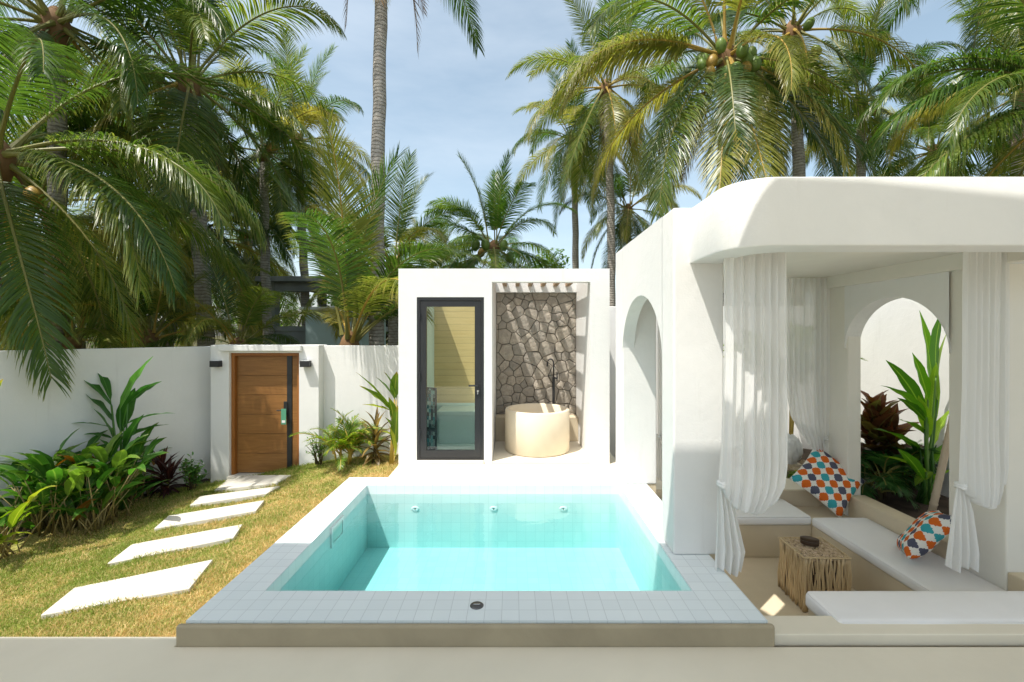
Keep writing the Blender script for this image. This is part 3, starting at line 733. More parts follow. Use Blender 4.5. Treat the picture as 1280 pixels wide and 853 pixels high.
# tap
tp = at(692, 500, 6.70); tap = empty('bath_tap', (tp.x, 6.70, .501), 'slim black standing tap with hooked spout behind the tub', 'tap')
zt = at(692, 449, 6.70).z - .501
mb = MB(); mb.tube([(0, 0, 0), (0, 0, .012)], .035, 16); mb.tube([(0, 0, .012), (0, 0, zt * .68)], .020, 12); mb.build('column', 'black_metal', tap, smooth=False)
mb = MB(); mb.tube([(0, 0, zt * .68), (0, 0, zt - .06)] + [(-.045 + .045 * math.cos(a), -.03 * math.sin(a) * 0, zt - .06 + .06 * math.sin(a)) for a in (R(20), R(50), R(80), R(110), R(140), R(165))] + [(-.092, 0, zt - .08), (-.094, 0, zt - .11)], .011, 10)
mb.build('spout', 'black_metal', tap, smooth=True)
mb = MB(); mb.tube([(0, 0, zt * .68), (.05, -.01, zt * .66)], .012, 8); mb.tube([(.05, -.01, zt * .62), (.05, -.01, zt * .78)], .009, 8); mb.build('handle', 'black_metal', tap)
# small fitting on the side wall of the bath house
p = at(496, 455, 5.9)
e = empty('wall_spotlight', (bx0, 5.95, p.z), 'tiny white wall fitting on the side of the bath house above the plants', 'wall lamp')
mb = MB(); mb.tube([(0, 0, 0), (-.03, 0, 0)], .022, 12); mb.tube([(-.03, 0, .03), (-.03, 0, -.05)], .018, 12); mb.build('lamp_body', 'white_plastic', e)
mb = MB(); mb.tube([(-.03, 0, -.05), (-.03, 0, -.055)], .014, 12); mb.build('lens', 'dark_steel', e)

# ------------------------------------------------------------------ pavilion
pv = empty('pavilion', (0, 0, 0), 'white rounded pavilion with arches over a sunken lounge', 'pavilion')
def arch_panel(name, x0, x1, y0, y1, zs, za, ztop, n=28):
    mb = MB(); yc, hw, rz_ = (y0 + y1) / 2, (y1 - y0) / 2, za - zs
    col = []
    for i in range(n + 1):
        a = PI - PI * i / n; y = yc + hw * math.cos(a); z = zs + rz_ * math.sin(a)
        col.append([mb.vert((x, y, zz)) for x in (x0, x1) for zz in (z, ztop)])
    for A, B in zip(col, col[1:]):
        mb.face((A[0], A[1], B[1], B[0])); mb.face((A[2], B[2], B[3], A[3]))
        mb.face((A[0], B[0], B[2], A[2])); mb.face((A[1], A[3], B[3], B[1]))
    return mb.build(name, 'stucco', pv)
wx0, wx1 = 1.155, 1.519
zf, zw = .1205, 2.629
boxes('pillar', 'stucco', [((wx0, 3.287, -.60 if False else zf), (wx1, 3.55, zw))], pv, bevel=.014, seg=3)
boxes('pillar', 'stucco', [((wx0, 4.83, zf), (wx1, 5.16, zw))], pv, bevel=.014, seg=3)
boxes('pillar_foot', 'beige_plaster', [((CX1 + .002, 3.30, -.55), (wx1 - .004, 3.54, zf - .001)), ((CX1 + .002, 4.84, -.55), (wx1 - .004, 5.15, zf - .001))], pv)
arch_panel('arch', wx0 + .001, wx0 + .125, 3.545, 4.835, 1.50, 2.068, zw - .001)
rx0, rx1 = 3.56, 3.93
boxes('pillar', 'stucco_warm', [((rx0, 3.287, -.55), (rx1, 3.73, 2.6))], pv, bevel=.014, seg=3)
boxes('pillar', 'stucco_warm', [((rx0, 4.85, -.55), (rx0 + .145, 5.40, 2.6))], pv, bevel=.014, seg=3)
arch_panel('arch', rx0 - .02, rx0 + .142, 3.70, 4.87, 1.56, 2.06, 2.34)
# roof: rounded plan ring (fascia) + ceiling + top
def rrect(x0, x1, y0, y1, r, n=10):
    pts = []
    for cx, cy, a0_ in ((x1 - r, y0 + r, -PI/2), (x1 - r, y1 - r, 0), (x0 + r, y1 - r, PI/2), (x0 + r, y0 + r, PI)):
        for i in range(n + 1): a = a0_ + (PI/2) * i / n; pts.append((cx + r * math.cos(a), cy + r * math.sin(a)))
    return pts
zo0, zo1 = 2.223, 2.618
outr = rrect(1.271, 4.02, 2.60, 5.66, .26, 12); innr = rrect(1.50, 3.57, 2.83, 5.43, .18, 12)
mb = MB(); K = len(outr)
ob = [mb.vert((x, y, zo0)) for x, y in outr]; ot = [mb.vert((x, y, zo1)) for x, y in outr]
ib = [mb.vert((x, y, zo0)) for x, y in innr]; it = [mb.vert((x, y, 2.349)) for x, y in innr]
for k in range(K):
    j = (k + 1) % K
    mb.face((ob[k], ob[j], ot[j], ot[k])); mb.face((ib[j], ib[k], it[k], it[j])); mb.face((ob[j], ob[k], ib[k], ib[j]))
mb.face(ot)
me = mb.mesh('roof', 'stucco', smooth=False)
bm = bmesh.new(); bm.from_mesh(me)
es = [e for e in bm.edges if len(e.link_faces) == 2 and e.calc_face_angle(0) > 1.2 and abs(e.verts[0].co.z - e.verts[1].co.z) < .01]
bmesh.ops.bevel(bm, geom=es, offset=.012, segments=3, affect='EDGES', profile=.5)
bm.to_mesh(me); bm.free()
for p_ in me.polygons: p_.use_smooth = abs(p_.normal.z) < .2
rf = link('roof', me, pv)
mb = MB(); vi = [mb.vert((x, y, 2.349)) for x, y in innr]; mb.face(list(reversed(vi))); mb.build('ceiling', 'stucco_warm', rf)
boxes('beam', 'stucco_warm', [((3.50, 2.95, 2.2235), (3.568, 5.30, 2.37))], pv, bevel=.006)
# sunken lounge
boxes('lounge_floor', 'beige_plaster', [((1.417, 2.70, -.75), (3.60, 5.16, -.55))], pv)
boxes('front_ledge', 'deck_plaster', [((1.445, 2.53, -.02), (6.5, 2.70, .048))], pv, bevel=.006)
boxes('front_wall', 'beige_plaster', [((1.43, 2.54, -.75), (6.5, 2.69, -.021))], pv)
boxes('bench_base', 'beige_plaster', [((1.53, 4.61, -.549), (3.02, 5.12, -.222)), ((3.02, 3.06, -.549), (3.558, 5.119, -.222))], pv, bevel=.008)
boxes('bench_base', 'beige_plaster', [((1.90, 2.70, -.549), (3.55, 2.94, -.045))], pv, bevel=.008)
boxes('kerb', 'beige_plaster', [((3.561, 2.71, -.548), (3.74, 3.285, .0)), ((3.561, 3.735, -.548), (3.74, 4.848, .0))], pv, bevel=.01)
boxes('kerb', 'beige_plaster', [((1.52, 5.121, -.548), (3.559, 5.155, -.045))], pv, bevel=.008)
mb = MB(); mb.prism([(1.52, 5.156), (3.559, 5.156), (3.559, 5.40), (3.2, 5.68), (2.9, 6.05), (2.75, 6.5), (1.52, 6.5)], -.55, -.048)
mb.build('planter_ledge', 'terrace_plaster', pv, bevel=.008)
# planters' soil
mb = MB(); mb.grid(lambda u, v: (3.741 + (4.92 - 3.741) * u, 2.0 + 5.3 * v, -.13 + .03 * mnoise.noise(Vector((u * 5, v * 14, 0)))), 16, 60)
mb.grid(lambda u, v: (2.5 + 1.24 * u, 5.45 + 1.93 * v, -.14 + .03 * mnoise.noise(Vector((u * 5, v * 8, 7)))), 16, 24)
tag(mb.build('planter_soil', 'soil', smooth=True), 'dark soil in the planting bed around the pavilion', 'soil', kind='structure')

# cushions
def cushion(name, lo, hi, label, r=.03):
    c = Vector(((lo[0] + hi[0]) / 2, (lo[1] + hi[1]) / 2, lo[2])); sx, sy, sz = (hi[i] - lo[i] for i in range(3))
    mb = MB(); mb.box((-sx/2, -sy/2, 0), (sx/2, sy/2, sz)); me = mb.mesh(name, 'cushion_fabric')
    bm = bmesh.new(); bm.from_mesh(me)
    nx_ = max(2, int(sx / .05)); 
    bmesh.ops.bevel(bm, geom=list(bm.edges), offset=r, segments=4, affect='EDGES', profile=.5)
    bmesh.ops.subdivide_edges(bm, edges=[e for e in bm.edges if e.calc_length() > .12], cuts=10, use_grid_fill=True)
    for v in bm.verts:
        nz = mnoise.noise(Vector((v.co.x * 3 + c.x, v.co.y * 3 + c.y, v.co.z * 2))) * .009 + mnoise.noise(Vector((v.co.x * 11, v.co.y * 9 + c.y, 4))) * .0025
        if v.co.z > sz * .5: v.co.z += nz + .006 * (1 - (2 * v.co.x / sx) ** 2) * (1 - (2 * v.co.y / sy) ** 2)
        else: v.co.x += nz * .5
    bm.to_mesh(me); bm.free(); me.polygons.foreach_set('use_smooth', [True] * len(me.polygons))
    o = link(name, me, None, c)
    mb = MB(); e_ = r * .30; pts = rrect(-sx/2 + e_, sx/2 - e_, -sy/2 + e_, sy/2 - e_, r, 4); pts = [(x_, y_, sz - e_ + .001) for x_, y_ in pts]; pts.append(pts[0])
    mb.tube(pts, .0038, 6); mb.build('piping', 'cushion_fabric', o, smooth=True)
    return tag(o, label, 'cushion', 'bench cushions of the sunken lounge')
cushion('bench_cushion', (1.54, 4.585, -.22), (3.015, 5.118, -.128), 'off white bench cushion along the far side of the lounge')
cushion('bench_cushion', (2.995, 3.03, -.22), (3.556, 5.10 - .53 + .02, -.13), 'long off white bench cushion below the right arch')
cushion('bench_cushion', (1.875, 2.615, -.044), (3.60, 2.945, .062), 'off white cushion on the bench beside the front ledge')

# ------------------------------------------------------------------ scatter cushions
def pillow(name, c, side, up, size, thick, label):
    side = Vector(side).normalized(); up = Vector(up); up = (up - side * up.dot(side)).normalized(); nrm_ = side.cross(up)
    me = bpy.data.meshes.new(name); bm = bmesh.new(); uvl = bm.loops.layers.uv.new('UVMap'); n = 22
    def pt(i, j, s):
        u, v = i / n * 2 - 1, j / n * 2 - 1
        pin = 1 - .085 * (1 - abs(v) ** 1.5) * abs(u) ** 3; piv = 1 - .085 * (1 - abs(u) ** 1.5) * abs(v) ** 3
        hgt = thick * ((1 - u ** 4) * (1 - v ** 4)) ** .65 * (1 + .12 * mnoise.noise(Vector((u * 2, v * 2, s * 3))))
        x, y = u * pin * size / 2, v * piv * size / 2
        wr = .006 * mnoise.noise(Vector((u * 6, v * 6, s))) * (1 - max(abs(u), abs(v)) ** 6)
        return side * x + up * y + nrm_ * ((hgt + wr) * s)
    for s in (1, -1):
        g = [[bm.verts.new(pt(i, j, s)) for i in range(n + 1)] for j in range(n + 1)]
        for j in range(n):
            for i in range(n):
                q_ = [(i, j), (i+1, j), (i+1, j+1), (i, j+1)]
                if s < 0: q_.reverse()
                f = bm.faces.new([g[b][a] for a, b in q_]); f.smooth = True
                for lp, (a, b) in zip(f.loops, q_): lp[uvl].uv = (a / n, b / n)
    bmesh.ops.remove_doubles(bm, verts=bm.verts, dist=.0004)
    bm.to_mesh(me); bm.free(); me.materials.append(MATS['quatrefoil_print'])
    return tag(link(name, me, None, c), label, 'pillow', 'patterned scatter cushions')
e = .7071
c1 = Vector((3.40, 4.93, .135)); upv = Vector((0.05, .55, .83)); sdv = Vector((1, -.05, 0))
pillow('scatter_cushion', c1, sdv * e + upv * e, -sdv * e + upv * e, .57, .085, 'orange, teal and grey patterned pillow standing on its corner against the far pillar')
e1 = Vector((.60, -.16, .77)).normalized(); nv = Vector((-.52, .50, .62)); nv = (nv - e1 * nv.dot(e1)).normalized(); e2 = nv.cross(e1)
pillow('scatter_cushion', (3.37, 3.74, .075), e1, e2, .48, .08, 'patterned pillow leaning sideways beside the knotted right curtain')

# stick table
tb = empty('stick_table', (2.555, 3.88, -.549), 'square low table of bundled natural sticks on the lounge floor', 'table', rz=R(-2))
rs = random.Random(5); mb = MB(); hw = .187; hT = .445
def stick(x, y):
    r = rs.uniform(.006, .0105); n_ = 7; jx, jy = rs.uniform(-.012, .012), rs.uniform(-.012, .012); ph = rs.uniform(0, 6.3)
    top = hT + rs.uniform(-.012, .006); bot = rs.uniform(0, .012)
    pts = [(x + jx * (k / n_ - .5) * 2 + .005 * math.sin(ph + k * 1.1), y + jy * (k / n_ - .5) * 2 + .005 * math.cos(ph + k * 1.3), bot + (top - bot) * k / n_) for k in range(n_ + 1)]
    mb.tube(pts, [r * rs.uniform(.8, 1.15) for _ in pts], 7)
for s in range(4):
    for lay in range(2):
        nst = 24 if lay == 0 else 20
        for k in range(nst):
            t = -hw + 2 * hw * (k + rs.uniform(.1, .9)) / nst; o_ = hw - .006 - lay * .016 + rs.uniform(-.004, .004)
            stick(*((t, -o_), (o_, t), (t, o_), (-o_, t))[s])
mb.build('stick_sides', 'stick_wood', tb, smooth=True)
mb = MB()
ng = 26
mb.box((-hw + .016, -hw + .016, .02), (hw - .016, hw - .016, hT - .012))
mb.build('core', 'dark_wood', tb)
mb = MB()
for i in range(17):
    for j in range(17):
        x = -hw + .012 + (2 * hw - .024) * (i + .5 + rs.uniform(-.25, .25)) / 17; y = -hw + .012 + (2 * hw - .024) * (j + .5 + rs.uniform(-.25, .25)) / 17
        r = rs.uniform(.008, .0125); h_ = hT - .004 + rs.uniform(-.003, .003)
        mb.tube([(x, y, hT - .03), (x, y, h_)], r, 7)
mb.build('table_top', 'stick_top', tb)
mb = MB()
for s in range(4):
    q_ = [(-hw, -hw), (hw, -hw), (hw, hw), (-hw, hw)]; A, B = Vector(q_[s]), Vector(q_[(s + 1) % 4])
    mb.tube([(A + (B - A) * t).to_3d() + Vector((0, 0, hT - .002)) for t in (0, .25, .5, .75, 1)], .007, 8)
mb.build('edge_binding', 'stick_wood', tb, smooth=True)
p = on_z(1012, 681, -.10)
ab = empty('wooden_box', (p.x, p.y, -.549 + hT + .006), 'small dark brown oval wooden box on the stick table', 'box', rz=R(-28))
mb = MB(); mb.lathe([(.060, 0), (.066, .004), (.067, .028), (.065, .032)], n=40, sx=1.05, sy=.62); mb.build('box_body', 'dark_wood', ab, smooth=False)
mb = MB(); mb.lathe([(.064, .0335), (.068, .036), (.066, .054), (.055, .058), (.02, .059)], n=40, sx=1.05, sy=.62); mb.build('lid', 'dark_wood', ab, smooth=False)

# ------------------------------------------------------------------ sheer curtains
def interp(tbl, x):
    for (x0, y0), (x1, y1) in zip(tbl, tbl[1:]):
        if x <= x1: t = (x - x0) / (x1 - x0); t = max(0, t); return y0 + (y1 - y0) * t
    return tbl[-1][1]
def curtain(d, ptop, left, right, bottom, knot, tail, label, folds=9, amp=.03, seed=0, slant=0.0, bulge=.06):
    """left/right: px edges by py; bottom: py of the pouch edge by u; tail: (py, left px, right px) rows under the knot"""
    rs = random.Random(seed); ph = rs.uniform(0, 6)
    k = d / FPX
    kn = at(*knot, d); z_top = at(0, ptop, d).z
    root = empty('sheer_curtain', (kn.x, d, z_top), label, 'curtain', 'knotted sheer curtains of the pavilion')
    org = Vector((kn.x, d, z_top))
    def wave(u, v):
        w = math.sin(2*PI*(folds*u + .28*mnoise.noise(Vector((u*5, seed, v*.5))) + .18*math.sin(6*u + seed)) + ph + .25*v) + .28*math.sin(2*PI*folds*2.3*u + 1.7*ph + .3*v)
        return w * amp * (.45 + .9*abs(mnoise.noise(Vector((u*3.3, 7, seed))))) * (1.1 - .25*v) + .012*mnoise.noise(Vector((u*4, v*1.2, seed)))
    def fn(u, v):
        pb = interp(bottom, u)
        if v <= .84:
            t = v / .84; py = ptop + (pb - ptop) * t
            xl, xr = interp(left, py), interp(right, py)
            x = xl + (xr - xl) * u
            y = wave(u, t) - bulge * math.sin(PI * min(1, u * 1.1)) * max(0, (t - .6) / .4) ** 2
        else:
            s = (v - .84) / .16; xl, xr = interp(left, pb), interp(right, pb)
            x0 = xl + (xr - xl) * u
            x = x0 + (knot[0] - x0) * s ** 1.2 ; py = pb + 10 * math.sin(PI * min(1, s * 1.6)) * (1 - s) * abs(x0 - knot[0]) / 60 + (knot[1] - pb) * s ** 1.6
            y = wave(u, 1) * (1 - .75 * s) - bulge * math.sin(PI * min(1, u * 1.1)) * (1 - s) + .035 * math.sin(PI * s)
        p = at(x, py, d); p.y = d + y + slant * (x - knot[0]) * k
        return p - org
    mb = MB(); mb.grid(fn, 110, 74); mb.build('drape', 'sheer_fabric', root, smooth=True)
    t0, t1 = tail[0][0], tail[-1][0]
    def ft(u, v):
        py = t0 + (t1 - t0) * v; xl = interp([(a, b) for a, b, c in tail], py); xr = interp([(a, c) for a, b, c in tail], py)
        py2 = py + (4 * math.sin(u * 9 + seed) + 7 * (u - .5)) * v * .8
        p = at(xl + (xr - xl) * u, py2, d)
        w = math.sin(2*PI*3.6*u + ph) * (.012 + .026 * v) + .4 * math.sin(2*PI*8.1*u + 2*ph) * .02 * v
        p.y = d + w + .02 + slant * (xl + (xr - xl) * u - knot[0]) * k
        return p - org
    mb = MB(); mb.grid(ft, 60, 34); mb.build('tail', 'sheer_fabric', root, smooth=True)
    # wrapped knot
    mb = MB(); pts = []
    for i in range(26):
        a = i / 25 * 2*PI*2.2
        pts.append((.021 * math.cos(a), .024 * math.sin(a) + .01, kn.z - z_top + .018 - .036 * i / 25))
    mb.tube(pts, [.013 + .005 * math.sin(i * 1.7) for i in range(26)], 9); mb.build('knot', 'white_cloth', root, smooth=True)
    return root
curtain(3.05, 312, [(312, 905), (450, 905), (560, 902), (606, 899), (640, 898)], [(312, 977), (500, 979), (580, 979), (606, 976), (622, 968), (640, 955)],
        [(0, 606), (.12, 622), (.3, 633), (.75, 637), (.9, 632), (1, 612)], (904, 606), [(604, 899, 910), (640, 899, 920), (690, 897, 931), (716, 896, 926)],
        'sheer white curtain beside the front pool pillar with a knotted tail', folds=7, amp=.030, seed=2, slant=-.15)
curtain(3.22, 312, [(312, 1205), (480, 1203), (600, 1198), (640, 1200)], [(312, 1270), (520, 1270), (590, 1269), (615, 1264), (640, 1252)],
        [(0, 606), (.15, 618), (.4, 630), (.75, 634), (.9, 629), (1, 608)], (1203, 608), [(606, 1199, 1210), (640, 1192, 1222), (690, 1184, 1230), (712, 1181, 1228)],
        'sheer white curtain hanging before the right pillar with tail on the seat', folds=6, amp=.028, seed=5, slant=.1, bulge=.05)
curtain(5.10, 348, [(348, 980), (480, 981), (530, 990), (560, 1003), (590, 1012)], [(348, 1037), (510, 1037), (560, 1035), (590, 1034)],
        [(0, 520), (.2, 552), (.5, 566), (.8, 562), (1, 545)], (1033, 548), [(546, 1027, 1037), (575, 1016, 1037), (606, 1010, 1034)],
        'sheer white curtain gathered at the far pillar behind the upright pillow', folds=8, amp=.03, seed=9, bulge=.03)
curtain(5.22, 348, [(348, 822), (560, 822), (590, 823)], [(348, 842), (500, 842), (560, 836), (590, 832)],
        [(0, 545), (.5, 560), (1, 540)], (824, 546), [(545, 821, 828), (575, 821, 834), (600, 821, 836)],
        'sheer white curtain glimpsed through the left arch', folds=4, amp=.03, seed=12, bulge=.03)

# ------------------------------------------------------------------ palms
def rot_to(t):
    return t
def frond_mesh(name, Ln, p0, bend, g, seed, nl=74, lw=.046, lfac=.235, mats=('frond_leaf', 'midrib'), t0=.17, pw=1.5, rad=.034, fill=1.0, A0=66, A1=26):
    rs = random.Random(seed); mb = MB(); NS = 26
    pts = [Vector((0, 0, 0))]; tang = []
    side_sw = rs.uniform(-.25, .25)
    for i in range(NS + 1):
        t = i / NS; pit = p0 - bend * t ** pw; pit = max(pit, R(-88)); yaw = side_sw * t * t
        d = Vector((math.cos(pit) * math.cos(yaw), math.cos(pit) * math.sin(yaw), math.sin(pit)))
        tang.append(d)
        if i < NS: pts.append(pts[-1] + d * Ln / NS)
    mb.tube(pts, [rad * (1 - t_ / NS) ** 1.1 * (2.0 if t_ == 0 else 1.3 if t_ == 1 else 1) + .005 for t_ in range(NS + 1)], 6, 1)
    down = Vector((0, 0, -1)); twist = rs.uniform(-.35, .35); gl_ = [rs.uniform(.7, 1.3) for _ in range(12)]
    for k in range(nl):
        for sd in (-1, 1):
            if rs.random() > fill: continue
            t = t0 + (1 - t0) * ((k + rs.uniform(-.3, .3) + (.5 if sd > 0 else 0)) / nl); t = min(.998, max(t0, t))
            f = t * NS; i = min(int(f), NS - 1); fr_ = f - i
            P = pts[i].lerp(pts[i + 1], fr_); T = tang[i].lerp(tang[i + 1], fr_).normalized()
            S = T.cross(Vector((0, 0, 1))); S = S.normalized() if S.length > .05 else Vector((0, 1, 0))
            U = S.cross(T).normalized()
            S2 = S * math.cos(twist * t) + U * math.sin(twist * t); U2 = U * math.cos(twist * t) - S * math.sin(twist * t)
            tt = (t - t0) / (1 - t0)
            A = R(A0 + (A1 - A0) * tt + rs.uniform(-6, 6)); vv = .12 + rs.uniform(-.14, .14)
            d = (T * math.cos(A) + S2 * sd * math.sin(A) + U2 * vv).normalized()
            ln = Ln * lfac * (.45 + .55 * math.sin(min(1, tt / .32) * PI / 2)) * (1 - .62 * max(0, (tt - .32) / .68) ** 1.7) * rs.uniform(.9, 1.06)
            seg = 5; gg = g * rs.uniform(.8, 1.2) * gl_[int(tt * 11.9)]; w0 = lw * (1 - .4 * tt) * rs.uniform(.85, 1.1)
            prev = None; q_ = P
            brk = rs.random() < .05
            for s in range(seg + 1):
                W = T - d * T.dot(d); W = W.normalized() if W.length > .05 else S
                prof = (.5, 1.0, .95, .78, .48, .03)[s]
                a = mb.vert(q_ - W * w0 * prof * .5, s / seg); b = mb.vert(q_ + W * w0 * prof * .5, s / seg)
                if prev: mb.face((prev[0], prev[1], b, a), 0)
                prev = (a, b)
                q_ = q_ + d * ln / seg
                d = (d + down * gg * (.25 + 1.25 * (s / seg) ** 1.3) * (3.0 if brk and s == 1 else 1)).normalized()
    return mb.mesh(name, list(mats), along=True)

FR = {}
def build_fronds(key, Ln, mats, dens=74, lw=.046, n_each=2):
    specs = [('spear', 82, 34, .10, 1.4), ('rise', 63, 92, .30, 1.7), ('arch', 42, 104, .55, 1.6), ('flat', 20, 92, .80, 1.4),
             ('low', -5, 70, .75, 1.25), ('hang', -34, 46, .42, 1.1), ('drop', -62, 22, .20, 1.0)]
    for nm, p0, bend, g, pw in specs:
        FR[key, nm] = [frond_mesh('frond', Ln, R(p0 + random.uniform(-5, 5)), R(bend + random.uniform(-8, 8)), g, 100 * i + hash_s(nm) + hash_s(key), dens, lw, mats=mats, pw=pw) for i in range(n_each)]
def hash_s(s): return sum(ord(c) * (i + 3) for i, c in enumerate(s)) % 1000
build_fronds('green', 4.8, ('frond_leaf', 'midrib'), 128, .036, 3)
build_fronds('yellow', 4.8, ('frond_yellow', 'midrib_gold'), 128, .036, 2)
build_fronds('dry', 3.6, ('frond_dry', 'dry_husk'), 46, .040, 1)
build_fronds('bright', 4.6, ('frond_bright', 'midrib'), 108, .044, 2)

def pitch_kind(p):
    return 'spear' if p > 70 else 'rise' if p > 52 else 'arch' if p > 31 else 'flat' if p > 8 else 'low' if p > -20 else 'hang' if p > -48 else 'drop'
nutmesh = MB()
nutmesh.lathe([(.002, -.13), (.055, -.12), (.092, -.06), (.10, 0), (.088, .07), (.05, .12), (.012, .14), (.002, .142)], n=14)
NUT = nutmesh.mesh('coconut', 'coconut_green', smooth=True); NUTG = nutmesh.mesh('coconut', 'coconut_gold', smooth=True)

def palm(crown, base, rad, label, n=24, size=1.0, seed=1, key='green', nuts=0, dry=2, pmax=84, pmin=-58, yel=.15, name='coconut_palm', skip=None, extra=(), pw=1.0, lowyel=.35):
    rs = random.Random(seed); crown = Vector(crown); base = Vector(base)
    root = empty(name, base, label, 'palm tree', 'coconut palms around the villa')
    # trunk: gently leaning, rings come from the bark material
    mb = MB(); ns = 22; pts = []; off = Vector((rs.uniform(-.25, .25), rs.uniform(-.25, .25), 0)) * size
    loc = crown - base
    for i in range(ns + 1):
        t = i / ns; pts.append(loc * t + off * math.sin(PI * t) + Vector((.012 * math.sin(i * 1.9), .012 * math.cos(i * 2.3), 0)))
    mb.tube(pts, [rad * (1.12 - .28 * t + (.35 * math.exp(-t * 14))) * (1 + .03 * math.sin(i * 2.7)) for i, t in ((i, i / ns) for i in range(ns + 1))], 14)
    mb.build('trunk', 'palm_bark', root, smooth=True)
    # fibrous heart
    mb = MB()
    mb.lathe([(rad * .85, -.55 * size), (rad * 1.25, -.25 * size), (rad * 1.5, .0), (rad * 1.1, .2 * size), (rad * .5, .36 * size), (.01, .42 * size)], loc, 14)
    mb.build('heart', 'dry_husk', root, smooth=True)
    az = rs.uniform(0, 2*PI)
    allf = []
    for i in range(n):
        f = i / max(1, n - 1); p = pmax + (pmin - pmax) * f ** pw + rs.uniform(-7, 7); az += 2.39996
        a = az + rs.uniform(-.25, .25)
        if skip and skip(a % (2*PI), p): continue
        kk = key
        if key == 'green' and rs.random() < (lowyel if p < 0 else yel): kk = 'yellow'
        allf.append((p, a, kk, rs.uniform(.88, 1.1)))
    for p, a_deg, kk, s in extra: allf.append((p, R(a_deg), kk, s))
    for j in range(dry): allf.append((-70, rs.uniform(0, 2*PI), 'dry', rs.uniform(.6, .9)))
    for p, a, kk, s in allf:
        me = rs.choice(FR[kk, pitch_kind(p)])
        o = link('frond', me, root); s2 = size * s
        o.location = loc + Vector((math.cos(a) * rad * 1.1, math.sin(a) * rad * 1.1, .30 * size * max(-.6, p / 90)))
        o.rotation_euler = (rs.uniform(-.18, .18), rs.uniform(-.07, .07), a); o.scale = (s2, s2 * rs.choice((1, 1, -1)), s2)
        if kk == 'dry': o['label'] = 'dead brown hanging frond'
    for j in range(nuts):
        a = -PI/2 + (j / max(1, nuts - 1) - .5) * 3.6 - .35 + rs.uniform(-.25, .25)
        o = link('coconut', NUTG if rs.random() < .22 else NUT, root)
        o.location = loc + Vector((math.cos(a) * (rad + rs.uniform(.26, .48)), math.sin(a) * (rad + rs.uniform(.26, .48)), -.34 * size + rs.uniform(-.36, .36)))
        o.rotation_euler = (rs.uniform(-.4, .4), rs.uniform(-.4, .4), a); q_ = rs.uniform(1.05, 1.35); o.scale = (q_, q_, q_)
    return root
def palm_px(px, py, d, bpx, rad, label, **kw):
    c = at(px, py, d); b = at(bpx, 500, d); b.z = -1.0
    return palm(c, b, rad, label, **kw)
# left side
palm_px(-6, 196, 6.9, -20, .16, 'coconut palm at the left edge with green nuts and fronds reaching over the garden wall', n=22, size=0.8, seed=3, nuts=7, dry=1, pmin=-52, pmax=60, yel=.06, lowyel=.2,
        extra=((-38, -42, 'green', 1.0), (6, -14, 'green', 1.05), (22, 2, 'green', 1.0), (-46, -62, 'yellow', .85)))
palm_px(236, 104, 10.6, 266, .17, 'large full coconut palm with yellow buds rising left above the wooden gate', n=30, size=0.84, seed=8, nuts=4, dry=1, pmax=84, pmin=-50, yel=.10, lowyel=.25)
palm_px(372, 176, 15.5, 388, .14, 'coconut palm behind the large full palm with drooping fronds against the sky', n=24, size=0.68, seed=12, dry=2, yel=.15)
palm_px(330, 190, 14.0, 341, .14, 'coconut palm whose pale slim trunk stands before the grey concrete house', n=20, size=0.62, seed=21, dry=1, yel=.15)
palm_px(70, 30, 9.0, 60, .16, 'coconut palm filling the top left corner with dark feathery fronds', n=24, size=0.85, seed=33, dry=1, pmax=75, pmin=-45, yel=.05, lowyel=.1)
palm_px(150, 250, 14.0, 150, .15, 'shaded coconut palm in the thicket beyond the left wall', n=26, size=1.0, seed=35, dry=2, yel=.2, lowyel=.4)
palm_px(30, 300, 11.0, 5, .16, 'low coconut palm with dry brown fronds behind the far left wall', n=24, size=.9, seed=37, dry=3, yel=.2, lowyel=.5)
palm_px(245, 290, 15.0, 200, .14, 'coconut palm with yellowish lower fronds low behind the gate thicket', n=26, size=.95, seed=39, dry=3, yel=.25, lowyel=.5)
palm_px(310, 300, 19.0, 305, .14, 'sunlit coconut palm with gold stalks just left of the concrete house', n=24, size=1.0, seed=41, dry=3, yel=.25, lowyel=.5)
# tall trunk in the centre
palm_px(479, -128, 9.6, 470, .145, 'tall bare trunked coconut palm standing alone against open sky', n=15, size=.85, seed=44, dry=2, pmax=80, pmin=12, yel=.1,
        extra=((-8, 200, 'green', .85), (34, 10, 'green', .8), (-62, 20, 'dry', .9), (-66, 200, 'dry', .85), (-66, 290, 'dry', .85)))
# young palms behind the wall
palm(at(186, 425, 9.8), at(186, 425, 9.8) - Vector((0, 0, 2.3)), .12, 'young palm with upright fronds in the thicket over the long left wall', n=14, size=.55, seed=81, dry=1, pmax=84, pmin=8, yel=.4, name='young_palm')
palm(at(90, 425, 9.2), at(90, 425, 9.2) - Vector((0, 0, 2.3)), .12, 'young palm partly browned behind the wall above the leafy bed', n=13, size=.5, seed=83, dry=2, pmax=80, pmin=5, yel=.5, name='young_palm')
palm(at(298, 432, 9.4), at(298, 432, 9.4) - Vector((0, 0, 2.3)), .12, 'small palm arching one frond over the top of the gate lintel', n=11, size=.42, seed=85, dry=0, pmax=70, pmin=12, yel=.2, name='young_palm')
palm(at(437, 432, 8.9), at(437, 432, 8.9) - Vector((0, 0, 2.3)), .13, 'young trunkless palm with upright dark fronds behind the wall by the tall trunk', n=20, size=0.72, seed=46, key='green', lowyel=0, dry=0, pmax=88, pmin=38, name='young_palm', skip=lambda a, p: p < 66 and 2.2 < a < 4.4)
palm(at(492, 330, 13), at(492, 500, 13), .14, 'bushy palm with erect fronds right behind the bath house corner', n=24, size=0.56, seed=48, key='green', dry=0, pmax=86, pmin=-25)
